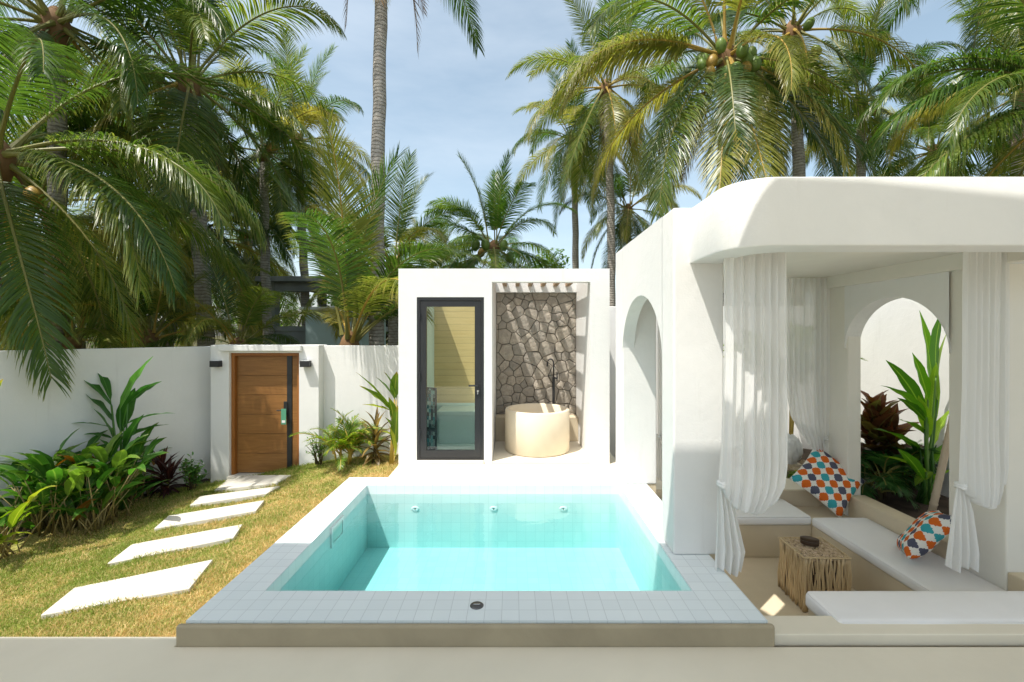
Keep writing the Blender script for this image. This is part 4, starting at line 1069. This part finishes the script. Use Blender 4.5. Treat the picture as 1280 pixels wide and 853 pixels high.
palm(at(545, 345, 16), at(545, 500, 16), .14, 'low palm peeking over the roof left of the glass door', n=20, size=0.52, seed=50, dry=0, pmax=80, pmin=-25, yel=.3)
palm(at(617, 310, 14), at(617, 500, 14), .15, 'palm with upright crown and yellow stalks directly above the bath house roof', n=26, size=0.58, seed=52, key='bright', dry=1, pmax=86, pmin=-40, nuts=5)
# right of centre
palm_px(716, 176, 19.0, 713, .14, 'slender coconut palm with ragged crown left of the white trunked palm', n=24, size=0.7, seed=54, dry=3, yel=.35, lowyel=.5)
palm_px(757, 110, 15.0, 759, .135, 'coconut palm with a slim white trunk and skirt of hanging fronds', n=26, size=0.72, seed=56, dry=3, yel=.3, lowyel=.6, pmin=-75)
palm_px(785, 262, 19.0, 785, .13, 'short coconut palm just behind the left pavilion arch wall', n=24, size=0.62, seed=58, dry=2, yel=.35)
palm_px(908, 72, 10.6, 912, .17, 'biggest coconut palm laden with green and golden nuts over the pavilion corner', n=22, size=0.86, seed=60, nuts=16, dry=2, pmax=82, pmin=-40, yel=.35, lowyel=.6,
        extra=((30, 176, 'yellow', 1.05), (16, 186, 'yellow', 1.0), (-62, 262, 'yellow', 1.0), (-58, 282, 'yellow', .95), (-66, 244, 'yellow', 1.0), (-66, 286, 'dry', .5), (-60, 300, 'dry', .42), (-40, 318, 'green', 1.15), (-44, 212, 'green', 1.1), (-30, 338, 'green', 1.1)))
palm_px(990, 40, 12.5, 985, .16, 'coconut palm with a brown trunk behind the nut laden palm', n=21, size=0.8, seed=62, nuts=4, dry=4, yel=.2, lowyel=.45)
palm_px(1076, 128, 14.5, 1080, .14, 'coconut palm with orange flower stalks above the middle of the pavilion roof', n=26, size=0.62, seed=64, nuts=3, dry=1, yel=.3)
palm_px(1168, 190, 17.0, 1170, .14, 'drooping coconut palm seen between the pavilion roof and the right edge', n=26, size=0.72, seed=66, dry=2, yel=.25)
palm_px(1352, 120, 8.6, 1370, .17, 'coconut palm at the right edge sweeping long fronds over the pavilion roof', n=20, size=0.8, seed=68, dry=1, pmax=75, pmin=-45, yel=.12, extra=((18, 172, 'bright', 1.1), (-8, 178, 'bright', 1.05), (40, 165, 'bright', 1.0)))
palm_px(1268, -95, 10.0, 1360, .16, 'coconut palm at the top right whose dark fronds hang into the sky', n=18, size=0.72, seed=70, dry=1, pmin=-60, yel=.05, lowyel=.1)
palm_px(1275, 120, 14.0, 1282, .15, 'dense coconut palm behind the sweeping right edge fronds', n=19, size=0.72, seed=72, dry=1, yel=.15)

# areca palm in the planter: many golden stems with feather leaves
build_small = [frond_mesh('frond', 1.25, R(p), R(b), .16, 900 + i, 34, .030, .30, ('lime_leaf', 'gold_stem'), t0=.25, rad=.010) for i, (p, b) in enumerate(((78, 60), (60, 75), (48, 80), (70, 85)))]
build_areca = [frond_mesh('frond', .85, R(p), R(b), .14, 950 + i, 26, .026, .30, ('lime_leaf', 'gold_stem'), t0=.2, rad=.008) for i, (p, b) in enumerate(((80, 60), (60, 80), (42, 85), (68, 85), (30, 70)))]
build_fan = [frond_mesh('frond', .40, R(p), R(b), .25, 980 + i, 14, .030, .55, ('dark_fan_leaf', 'midrib'), t0=.55, rad=.006) for i, (p, b) in enumerate(((75, 60), (50, 80), (30, 80), (62, 90)))]
def clump_palm(name, loc, label, stems, h, spread, meshes, per, seed, stem_mat='gold_stem', srad=.016, sc=1.0):
    rs = random.Random(seed); root = empty(name, loc, label, 'plant')
    for i in range(stems):
        a = rs.uniform(0, 2*PI); r = spread * rs.random() ** .5; hh = h * rs.uniform(.6, 1.05); ln = rs.uniform(.05, .22)
        b = Vector((math.cos(a) * r, math.sin(a) * r, 0)); t = b + Vector((math.cos(a) * ln * hh, math.sin(a) * ln * hh, hh))
        mb = MB(); mb.tube([b, b.lerp(t, .5) + Vector((0, 0, .02)), t], [srad * 1.2, srad, srad * .7], 8); mb.build('stem', stem_mat, root, smooth=True)
        for j in range(per):
            o = link('frond', rs.choice(meshes), root); o.location = t - Vector((0, 0, rs.uniform(0, .12)))
            o.rotation_euler = (rs.uniform(-.2, .2), rs.uniform(-.25, .15), a + j * 2.4 + rs.uniform(-.4, .4)); s = sc * rs.uniform(.75, 1.1); o.scale = (s, s, s)
    return root

# ------------------------------------------------------------------ leafy plants
def leaf_blade(mb, base, az, pit, Ln, Wd, droop, fold=.18, m=0, seg=9, prof_pw=.85, wav=.0, rs=random, a0=0):
    T0 = Vector((math.cos(az), math.sin(az), 0)); S = Vector((-math.sin(az), math.cos(az), 0)); p = Vector(base); rows = []
    ph = rs.uniform(0, 6); roll = rs.uniform(-.35, .35)
    for i in range(seg + 1):
        t = i / seg; pp = pit - droop * t ** 1.3
        d = T0 * math.cos(pp) + Vector((0, 0, math.sin(pp))); up = S.cross(d) * -1
        up = Vector((0, 0, 1)) - d * d.z
        up = up.normalized() if up.length > .02 else -T0
        S2 = S * math.cos(roll) + up * math.sin(roll); U2 = up * math.cos(roll) - S * math.sin(roll)
        w = Wd * .5 * max(0.0, math.sin(PI * min(.995, .02 + t ** prof_pw))) ** .8
        wv = wav * w * math.sin(t * 17 + ph)
        rows.append((mb.vert(p - S2 * w + U2 * (w * fold * 2 + wv), t), mb.vert(p, t, 1.0), mb.vert(p + S2 * w + U2 * (w * fold * 2 - wv), t)))
        p = p + d * Ln / seg
    for A, B in zip(rows, rows[1:]):
        mb.face((A[0], A[1], B[1], B[0]), m); mb.face((A[1], A[2], B[2], B[1]), m)
def leafy(name, loc, label, mats, leaves, stems=None, cat='plant', group=None):
    """leaves: list of (base, az, pitch, len, width, droop, fold); stems: list of (pts, radii)"""
    root = empty(name, loc, label, cat, group); rs = random.Random(hash_s(label))
    mb = MB()
    for lf in leaves: leaf_blade(mb, *lf[:6], fold=lf[6], prof_pw=lf[7] if len(lf) > 7 else .85, wav=.12, rs=rs)
    mb.build('foliage', mats[0], root, smooth=True, along=True)
    if stems:
        mb = MB()
        for pts, r in stems: mb.tube(pts, r, 7)
        mb.build('stems', mats[1], root, smooth=True)
    return root
def gen_banana(seed, n, h, ll, lw, spread, lean=.35, az_bias=None, low=.0):
    rs = random.Random(seed); lv, st = [], []
    for i in range(n):
        az = rs.uniform(0, 2*PI) if az_bias is None else az_bias + rs.uniform(-1.7, 1.7) * (1 if rs.random() < .8 else 2)
        b = Vector((rs.uniform(-1, 1) * spread, rs.uniform(-1, 1) * spread, 0)); hh = h * rs.uniform(.45 - low, 1.0)
        ln = lean * rs.uniform(.3, 1.2); top = b + Vector((math.cos(az) * hh * ln, math.sin(az) * hh * ln, hh))
        mid = b.lerp(top, .5) + Vector((0, 0, hh * .06))
        st.append(([b, mid, top], [.009, .007, .004]))
        l_ = ll * rs.uniform(.7, 1.1)
        lv.append((top - Vector((0, 0, .01)), az, R(rs.uniform(38, 78)), l_, lw * rs.uniform(.8, 1.15), R(rs.uniform(35, 85)), .16))
    return lv, st
def gen_rosette(seed, n, h, ll, lw, up0=80, dn=-15, stem_n=1, spread=.04):
    rs = random.Random(seed); lv, st = [], []
    for s in range(stem_n):
        b = Vector((rs.uniform(-1, 1) * spread, rs.uniform(-1, 1) * spread, 0)); hh = h * (1 if s == 0 else rs.uniform(.55, .95)); top = b + Vector((rs.uniform(-.05, .05), rs.uniform(-.05, .05), hh))
        st.append(([b, b.lerp(top, .5), top], [.016, .013, .010])); az = rs.uniform(0, 6)
        for i in range(n):
            f = i / (n - 1); az += 2.4; z = top.z - f * hh * .72
            q_ = b.lerp(top, 1 - f * .72)
            lv.append((q_, az, R(up0 + (dn - up0) * f + rs.uniform(-10, 10)), ll * rs.uniform(.75, 1.1) * (.75 + .5 * math.sin(PI * min(1, f + .2))), lw * rs.uniform(.8, 1.1), R(rs.uniform(20, 60)), .22, .75))
    return lv, st
def gen_shrub(seed, n, h, r, ll, lw, twigs=14):
    rs = random.Random(seed); lv, st = [], []
    for i in range(twigs):
        az = rs.uniform(0, 2*PI); rr = r * rs.random() ** .6; hh = h * rs.uniform(.45, 1) * (1 - .35 * (rr / r) ** 2)
        top = Vector((math.cos(az) * rr, math.sin(az) * rr, hh)); b = Vector((rs.uniform(-.05, .05), rs.uniform(-.05, .05), 0)); mid = b.lerp(top, .5) + Vector((0, 0, .05))
        st.append(([b, mid, top], [.007, .005, .003]))
        for j in range(n):
            t = rs.uniform(.25, 1); q_ = b.lerp(mid, t * 2) if t < .5 else mid.lerp(top, t * 2 - 1)
            lv.append((q_ + Vector((rs.gauss(0, .02), rs.gauss(0, .02), rs.gauss(0, .02))), rs.uniform(0, 2*PI), R(rs.uniform(-10, 65)), ll * rs.uniform(.6, 1.2), lw * rs.uniform(.7, 1.2), R(rs.uniform(10, 50)), .15))
    return lv, st
def ground_pt(px, py): return on_lawn(px, py)
def bed_pt(px, d):
    x = (px - VX) * d / FPX; return Vector((x, d, lawn_z(x, d)))

# left bed: big canna-like bush
lv, st = gen_banana(21, 250, .78, .50, .128, .42, .55, None, .38)
lv2 = [(Vector((l[0].x * 1.35, l[0].y * .8, l[0].z)),) + l[1:] for l in lv]; st2 = [([Vector((p.x * 1.35, p.y * .8, p.z)) for p in a], r) for a, r in st]
g_ = ground_pt(70, 662); g_.y += .12
leafy('bush', g_, 'broad green leafy bush with some rust brown leaves in the left bed', ('bush_leaf', 'pale_stem'), lv2, st2)
lv, st = gen_banana(29, 100, .60, .44, .115, .28, .55, None, .38); g_ = ground_pt(140, 632); g_.y += .12
leafy('bush', g_, 'lower leafy bush joining the rust flecked bush towards the tall heliconia', ('bush_leaf', 'pale_stem'), lv, st)
lv, st = gen_banana(22, 24, .62, .42, .11, .16, .6, R(-40), .2); g_ = on_z(-2, 702, -.80)
leafy('plant', g_, 'bright green leafy plant cropped by the left edge at the lawn', ('lime_leaf', 'pale_stem'), lv, st)
lv, st = [], []
b = at(-30, 520, 4.6)
leafy('plant', b - Vector((0, 0, 1.2)), 'single yellow green leaf tip poking in at the left edge above the bush', ('lime_leaf', 'pale_stem'), [(Vector((0, 0, 1.2)), R(-8), R(52), .50, .11, R(8), .2)], [([(0, 0, 0), (0, 0, .6), (0, 0, 1.2)], [.012, .01, .008])])
# tall heliconia against the left wall (leaf by leaf from the photo)
g_ = bed_pt(152, 6.45)
HD = g_.y
def heli(base_px, tips, d, zoff, ll, lw):
    pass
lv, st = [], []
for (sx, sy, tx, ty, wpx) in ((140, 508, 80, 462, 15), (138, 500, 120, 464, 12), (150, 512, 184, 461, 17), (160, 505, 194, 484, 15), (142, 528, 100, 494, 17), (152, 540, 166, 498, 20),
                              (155, 532, 206, 522, 12), (158, 548, 200, 536, 15), (140, 535, 98, 532, 10), (145, 560, 118, 520, 15), (156, 560, 176, 528, 18), (140, 548, 112, 545, 9),
                              (160, 572, 184, 578, 12), (160, 580, 186, 588, 10), (150, 575, 128, 555, 14), (156, 590, 170, 556, 14), (148, 590, 132, 570, 14), (154, 596, 176, 600, 12)):
    d = HD + random.uniform(-.16, .12); a = at(sx, sy, d) - g_; b = at(tx, ty, d + random.uniform(-.15, .05)) - g_
    v = b - a; ln = v.length; az = math.atan2(v.y, v.x); pit = math.asin(max(-1, min(1, v.z / ln)))
    dr_ = R(random.uniform(18, 34)); lv.append((a, az, pit + dr_ * .45, ln * 1.28, wpx * d / FPX * .88, dr_, .12, .95))
    st.append(([Vector((random.uniform(-.06, .06), random.uniform(-.05, .05), 0)), a * .5 + Vector((0, 0, .05)), a], [.018, .013, .007]))
leafy('heliconia', g_, 'tall dark green heliconia spreading long leaves against the left wall', ('heliconia_leaf', 'small_leaf'), lv, st)
lv, st = gen_rosette(31, 26, .40, .36, .062, 82, -25, 2, .07); g_ = bed_pt(211, 6.95)
leafy('cordyline', g_, 'dark red cordyline with narrow pointed leaves by the left wall', ('red_leaf', 'twig'), lv, st)
lv, st = gen_shrub(32, 34, .56, .20, .075, .034); g_ = bed_pt(240, 7.05)
r_ = leafy('flower_shrub', g_, 'small light green shrub with tiny white flowers left of the gate', ('small_leaf', 'twig'), lv, st)
mb = MB()
for i in range(26):
    a = random.uniform(0, 2*PI); rr = random.uniform(.05, .2); p = Vector((math.cos(a) * rr, math.sin(a) * rr, random.uniform(.25, .58)))
    for k in range(5): leaf_blade(mb, p, k * 1.257 + a, R(35), .016, .011, R(30), seg=3)
mb.build('flowers', 'white_flower', r_)
# right of the gate
lv, st = gen_shrub(33, 13, .60, .20, .05, .022, 16); g_ = on_z(398, 581, -.36)
leafy('thin_shrub', (g_.x, 7.25, -.36), 'thin airy shrub beside the right gate pier', ('small_leaf', 'twig'), lv, st)
clump_palm('areca_palm', (at(430, 577, 7.15).x, 7.15, -.33), 'bushy small areca palm at the foot of the wall right of the gate', 7, .30, .12, build_areca, 5, 35, sc=.80)
lv, st = gen_rosette(36, 20, .52, .38, .070, 80, -35, 2, .06); g_ = (at(466, 577, 7.05).x, 7.05, -.32)
leafy('cordyline', g_, 'bronze and cream cordyline between the areca palm and the yellow green heliconia', ('bronze_leaf', 'twig'), lv, st)
lv, st = [], []; d = 6.85; g_ = Vector((at(489, 578, d).x, d, -.30))
for (sx, sy, tx, ty, wpx) in ((490, 512, 448, 470, 9), (492, 516, 452, 486, 13), (490, 514, 456, 507, 8), (494, 500, 471, 474, 9), (493, 498, 496, 468, 12), (496, 500, 480, 468, 10), (492, 540, 482, 524, 10),
                              (494, 560, 497, 512, 12), (492, 545, 478, 540, 8), (494, 570, 486, 535, 10), (492, 530, 486, 500, 10)):
    a = at(sx, sy, d) - g_; b = at(tx, ty, d - random.uniform(.0, .2)) - g_; v = b - a; ln = v.length
    dr_ = R(random.uniform(10, 26)); lv.append((a, math.atan2(v.y, v.x), math.asin(v.z / ln) + dr_ * .45, ln * 1.1, wpx * d / FPX * 1.1, dr_, .2, .9))
    st.append(([Vector((random.uniform(-.03, .03), 0, 0)), a * .5, a], [.016, .012, .006]))
leafy('heliconia', g_, 'yellow green heliconia with browned tips at the bath house corner', ('lime_leaf', 'gold_stem'), lv, st)
# planter right of the lounge
lv, st = gen_rosette(41, 30, .90, .34, .165, 78, 0, 3, .14)
leafy('croton', (at(1096, 600, 5.35).x, 5.35, -.12), 'red bronze broad leaved plant seen through the right arch', ('croton_leaf', 'twig'), lv, st)
lv, st = [], []; d = 4.95; g_ = Vector((at(1158, 640, d).x, d, -.13))
for (sx, sy, tx, ty, wpx) in ((1166, 520, 1150, 412, 17), (1160, 500, 1143, 452, 14), (1172, 500, 1184, 430, 20), (1156, 520, 1114, 464, 17), (1158, 522, 1110, 492, 16), (1150, 560, 1102, 542, 15), (1158, 545, 1130, 530, 15),
                              (1160, 575, 1120, 548, 16), (1165, 590, 1148, 605, 14), (1166, 560, 1186, 520, 18), (1155, 600, 1128, 570, 13), (1168, 580, 1190, 555, 16), (1160, 548, 1150, 505, 15), (1170, 470, 1180, 400, 13), (1160, 530, 1128, 505, 12), (1162, 560, 1136, 590, 13), (1164, 540, 1170, 470, 15), (1168, 600, 1186, 590, 12), (1158, 590, 1112, 575, 12)):
    dd = d + random.uniform(-.2, .15); a = at(sx, sy, dd) - g_; b = at(tx, ty, dd - random.uniform(-.1, .25)) - g_; v = b - a; ln = v.length
    dr_ = R(random.uniform(12, 30)); lv.append((a, math.atan2(v.y, v.x), math.asin(max(-1, min(1, v.z / ln))) + dr_ * .45, ln * 1.22, wpx * d / FPX * .98, dr_, .16, .92))
    st.append(([Vector((random.uniform(-.06, .06), random.uniform(-.06, .06), 0)), a * .5, a], [.018, .013, .007]))
leafy('heliconia', g_, 'tall fresh green heliconia behind the right arch next to the bamboo pole', ('fresh_leaf', 'small_leaf'), lv, st)
clump_palm('lady_palm', (at(1100, 612, 5.2).x, 5.2, -.12), 'dark low lady palm filling the bed under the right arch', 11, .30, .24, build_fan, 5, 43, 'twig', .008, 1.0)
clump_palm('lady_palm', (at(1126, 612, 5.5).x, 5.5, -.12), 'dark lady palm tucked behind the green heliconia stems', 8, .26, .18, build_fan, 5, 45, 'twig', .008, .95)
p0 = Vector((at(1163, 645, 4.55).x, 4.55, -.13)); p1 = at(1187, 545, 4.55)
e = empty('bamboo_pole', p0, 'pale carved wooden pole leaning by the right arch pillar', 'pole')
mb = MB(); v = p1 - p0 + Vector((.05, 0, .25)); mb.tube([v * t for t in (0, .2, .4, .6, .8, 1)], .032, 12); mb.build('pole', 'bamboo_wood', e, smooth=True)
for i in range(12):
    mb = MB(); mb.tube([v * (.05 + i * .08), v * (.065 + i * .08)], .035, 12); mb.build('node_ring', 'bamboo_wood', e)
clump_palm('areca_palm', (at(986, 560, 6.25).x, 6.25, -.13), 'tall areca palm with golden stems seen between the pavilion curtains', 6, 1.35, .10, build_small, 5, 47, sc=.75)
def rock(px, py, d, s, label, seed):
    p = at(px, py, d); p.z = -.14
    me = bpy.data.meshes.new('rock'); bm = bmesh.new(); bmesh.ops.create_icosphere(bm, subdivisions=4, radius=1)
    for v in bm.verts:
        q_ = v.co.copy(); k = 1 + .35 * mnoise.noise(q_ * 1.3 + Vector((seed, 0, 0))) + .16 * mnoise.noise(q_ * 3.4 + Vector((0, seed, 0))) + .06 * mnoise.noise(q_ * 9)
        v.co = Vector((q_.x * s[0], q_.y * s[1], q_.z * s[2])) * k
    bm.to_mesh(me); bm.free(); me.materials.append(MATS['rock'])
    return tag(link('rock', me, None, p + Vector((0, 0, s[2] * .55))), label, 'rock', 'rough rocks in the planting bed')
rock(990, 578, 5.75, (.17, .13, .13), 'rough tan rock between the knotted curtain and the upright pillow', 2)
rock(1012, 574, 6.0, (.16, .12, .12), 'rough tan rock half hidden behind the far curtain', 5)
lv, st = gen_shrub(51, 12, .14, .14, .085, .06, 8)
leafy('ground_plant', (at(992, 590, 5.6).x, 5.62, -.13), 'little bright green plant at the foot of the tan rocks', ('lime_leaf', 'twig'), lv, st)
me = bpy.data.meshes.new('cloth_bundle'); bm = bmesh.new(); bmesh.ops.create_icosphere(bm, subdivisions=4, radius=1)
for v in bm.verts:
    q_ = v.co.copy(); k = 1 + .18 * mnoise.noise(q_ * 2) + .05 * math.sin(q_.x * 14 + 4 * q_.z); v.co = Vector((q_.x * .17, q_.y * .13, q_.z * .20)) * k
bm.to_mesh(me); bm.free(); me.materials.append(MATS['white_cloth']); me.polygons.foreach_set('use_smooth', [True] * len(me.polygons))
tag(link('cloth_bundle', me, None, (at(986, 540, 6.0).x, 6.0, .19)), 'bundle of white cloth on the ledge beside the golden areca stems', 'cloth')
boxes_p = MB(); boxes_p.box((at(986, 540, 6.0).x - .2, 5.9, -.047), (at(986, 540, 6.0).x + .12, 6.15, .02))
tag(boxes_p.build('stone_block', 'beige_plaster', bevel=.01), 'beige block carrying the white cloth bundle behind the lounge', 'block')

# ------------------------------------------------------------------ background: unfinished house, trees
hs_ = empty('concrete_house', (0, 0, 0), 'unfinished grey concrete house with open upper floor beyond the gate', 'house')
D = 15.0
X = lambda px: (px - VX) * D / FPX
Z = lambda py: CAM_Z - (py - VY) * D / FPX
boxes('roof', 'grey_concrete', [((X(326), D - .35, Z(353)), (X(470), D + 4.5, Z(347)))], hs_, bevel=.01)
boxes('column', 'grey_concrete', [((X(331), D, -1.0), (X(343), D + .35, Z(353)))], hs_)
boxes('beam', 'grey_concrete', [((X(343.05), D + .02, Z(364)), (X(470), D + .33, Z(353.1)))], hs_)
boxes('column', 'grey_concrete', [((X(331), D + 4.0, -1.0), (X(341), D + 4.35, Z(353)))], hs_)
boxes('column', 'grey_concrete', [((X(366), D + 4, Z(418)), (X(374), D + 4.3, Z(353.2)))], hs_)
boxes('floor_slab', 'grey_concrete', [((X(343.1), D + .01, Z(414)), (X(470), D + 4.4, Z(408)))], hs_)
boxes('wall', 'grey_concrete', [((X(343.1), D + .05, -1.0), (X(470), D + .3, Z(414.2)))], hs_)
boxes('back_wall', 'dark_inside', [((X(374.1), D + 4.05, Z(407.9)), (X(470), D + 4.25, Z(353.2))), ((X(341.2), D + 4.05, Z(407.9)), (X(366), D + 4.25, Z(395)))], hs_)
st_ = empty('step_ladder', at(378, 408, D + 1.2), 'small wooden trestle standing on the upper floor of the concrete house', 'ladder'); st_.location.z = Z(408) + .002
mb = MB(); mb.tube([(-.15, 0, 0), (.12, .2, 1.0)], .03, 6); mb.tube([(.35, 0, 0), (.16, .2, 1.0)], .03, 6); mb.build('rail', 'stick_wood', st_)
mb = MB()
for k in (.25, .5, .75): mb.tube([(-.15 + .27 * k, .2 * k, k), (.35 - .19 * k, .2 * k, k)], .022, 6)
mb.build('rung', 'stick_wood', st_)
mh = empty('mint_house', (0, 0, 0), 'pale mint rendered block with white cap beside the concrete house', 'house')
D = 13.2
boxes('wall', 'mint_wall', [((X(382), D, -1.0), (X(452), D + 2.5, Z(388)))], mh)
boxes('cap', 'stucco', [((X(377), D - .15, Z(388) + .002), (X(454), D + 2.6, Z(384)))], mh, bevel=.01)

def broad_tree(loc, h, r, label, seed, n=2600, ls=.16):
    rs = random.Random(seed); root = empty('broadleaf_tree', loc, label, 'tree', 'leafy trees behind the palms')
    mb = MB(); mb.tube([(0, 0, 0), (.1, 0, h * .3), (.0, .1, h * .62)], [.16, .12, .07], 9)
    cl = []
    for i in range(16):
        a = rs.uniform(0, 2*PI); q_ = Vector((math.cos(a) * r * rs.uniform(.2, .85), math.sin(a) * r * rs.uniform(.2, .85), h * rs.uniform(.42, .95))); cl.append((q_, r * rs.uniform(.28, .48)))
        mb.tube([(0, .05, h * .4), Vector((0, .05, h * .4)).lerp(q_, .5) + Vector((0, 0, .15)), q_], [.06, .04, .015], 6)
    mb.build('trunk', 'twig', root, smooth=True)
    mb = MB()
    for i in range(n):
        c_, rr = rs.choice(cl); v = Vector((rs.gauss(0, 1), rs.gauss(0, 1), rs.gauss(0, .8))).normalized() * rr * rs.uniform(.55, 1.1)
        leaf_blade(mb, c_ + v, rs.uniform(0, 2*PI), R(rs.uniform(-40, 50)), ls * rs.uniform(.7, 1.3), ls * .5 * rs.uniform(.7, 1.2), R(20), seg=3, rs=rs)
    mb.build('crown', 'tree_leaf', root, along=True)
    return root
for (px, d, h, r, lab, sd_) in ((690, 20, 6.2, 2.2, 'round leafy tree above the alcove end of the bath house roof', 1), (570, 24, 6.0, 2.6, 'dark leafy tree low behind the bath house roof', 2), (1140, 22, 9.2, 2.6, 'bright leafy tree low above the right part of the pavilion roof', 3),
                                (1240, 16, 7.4, 2.6, 'dark leafy tree under the right edge palms', 4), (100, 19, 6.2, 3.0, 'leafy tree in shade behind the left wall thicket', 5), (250, 22, 6.6, 3.0, 'leafy tree behind the gate thicket', 6), (-40, 13, 4.6, 2.3, 'leafy tree low behind the far left wall', 7),
                                (345, 25, 5.0, 2.4, 'sunlit leafy tree seen through the open floor of the concrete house', 8), (470, 20, 5.2, 2.6, 'leafy tree behind the tall bare palm trunk', 9), (840, 24, 8.0, 2.8, 'leafy tree hidden behind the left half of the pavilion', 10), (960, 20, 7.2, 2.4, 'leafy tree under the nut laden palm behind the pavilion', 11)):
    p = at(px, 417, d); broad_tree((p.x, d, -1.0), h, r, lab, sd_, ls=.20)

# ------------------------------------------------------------------ unseen roof slab on added posts, outline shaped to cast the pool-front shade
vl_ = empty('shade_canopy', (0, 0, 0), 'unseen white flat canopy above the deck, shaped to throw the shade on the pool front', 'canopy')
mb = MB(); mb.prism([(-9.5, -1.0), (7.5, -1.0), (7.5, 1.92), (2.2, 1.978), (1.33, 2.007), (.84, 2.014), (.42, 1.975), (.30, 2.0), (.24, 2.15), (-.15, 2.15), (-.30, 2.095), (-3.40, 2.095), (-3.40, 1.156), (-9.5, 1.156)], 4.25, 4.45); mb.build('roof', 'stucco', vl_)
boxes('post', 'stucco', [((-9.3, -.85, 0.001), (-9.1, -.65, 4.249))], vl_)
boxes('post', 'stucco', [((6.9, -.85, 0.001), (7.1, -.65, 4.249))], vl_)

# ------------------------------------------------------------------ light, sky, camera
w = bpy.data.worlds.new('World'); scene.world = w; w.use_nodes = True; nt = w.node_tree
for n_ in list(nt.nodes): nt.nodes.remove(n_)
out = nt.nodes.new('ShaderNodeOutputWorld'); bg = nt.nodes.new('ShaderNodeBackground')
sky = nt.nodes.new('ShaderNodeTexSky'); sky.sky_type = 'NISHITA'; sky.sun_disc = False
SUNV = Vector((.36, .32, -1)).normalized()
sky.sun_elevation = math.asin(-SUNV.z); sky.sun_rotation = math.atan2(-SUNV.x, -SUNV.y)
sky.air_density = 1.0; sky.dust_density = 2.5; sky.ozone_density = 1.0; sky.altitude = 0
tc_ = nt.nodes.new('ShaderNodeTexCoord'); mp = nt.nodes.new('ShaderNodeMapping'); mp.inputs['Scale'].default_value = (1.2, 1.2, 4.5)
nt.links.new(tc_.outputs['Generated'], mp.inputs[0])
nz = nt.nodes.new('ShaderNodeTexNoise'); nz.inputs['Scale'].default_value = 1.7; nz.inputs['Detail'].default_value = 6; nz.inputs['Roughness'].default_value = .55; nt.links.new(mp.outputs[0], nz.inputs[0])
mr = nt.nodes.new('ShaderNodeMapRange'); mr.inputs[1].default_value = .42; mr.inputs[2].default_value = .8; mr.inputs[4].default_value = .32; nt.links.new(nz.outputs[0], mr.inputs[0])
mxw = nt.nodes.new('ShaderNodeMix'); mxw.data_type = 'RGBA'; nt.links.new(mr.outputs[0], mxw.inputs[0]); hs = nt.nodes.new('ShaderNodeHueSaturation'); hs.inputs['Saturation'].default_value = .76; hs.inputs['Hue'].default_value = .478; nt.links.new(sky.outputs[0], hs.inputs['Color']); nt.links.new(hs.outputs[0], mxw.inputs[6]); mxw.inputs[7].default_value = (5.2, 5.5, 5.8, 1)
nt.links.new(mxw.outputs[2], bg.inputs[0]); bg.inputs[1].default_value = .14
nt.links.new(bg.outputs[0], out.inputs[0])
sl = bpy.data.lights.new('sun', 'SUN'); sl.energy = 3.6; sl.angle = R(.5); sl.color = (1.0, .955, .88)
so = bpy.data.objects.new('sun', sl); COL.objects.link(so); so.rotation_euler = SUNV.to_track_quat('-Z', 'Y').to_euler(); so.location = (-5, -4, 12)

cam = bpy.data.cameras.new('camera'); co_ = bpy.data.objects.new('camera', cam); COL.objects.link(co_)
co_.location = (0, 0, CAM_Z); co_.rotation_euler = (R(90), 0, 0)
cam.sensor_width = 36; cam.lens = 36 * FPX / 1280; cam.shift_x = -2 / 1280; cam.shift_y = -9.5 / 1280
cam.clip_start = .05; cam.clip_end = 1500
scene.camera = co_
scene.view_settings.view_transform = 'Standard'; scene.view_settings.look = 'None'; scene.view_settings.gamma = 1
scene.view_settings.use_curve_mapping = False; scene.view_settings.exposure = 0.77
scene.render.engine = 'CYCLES'
cy = scene.cycles
cy.max_bounces = 10; cy.diffuse_bounces = 5; cy.transparent_max_bounces = 24; cy.transmission_bounces = 6; cy.glossy_bounces = 4
cy.use_denoising = True; cy.sample_clamp_indirect = 6
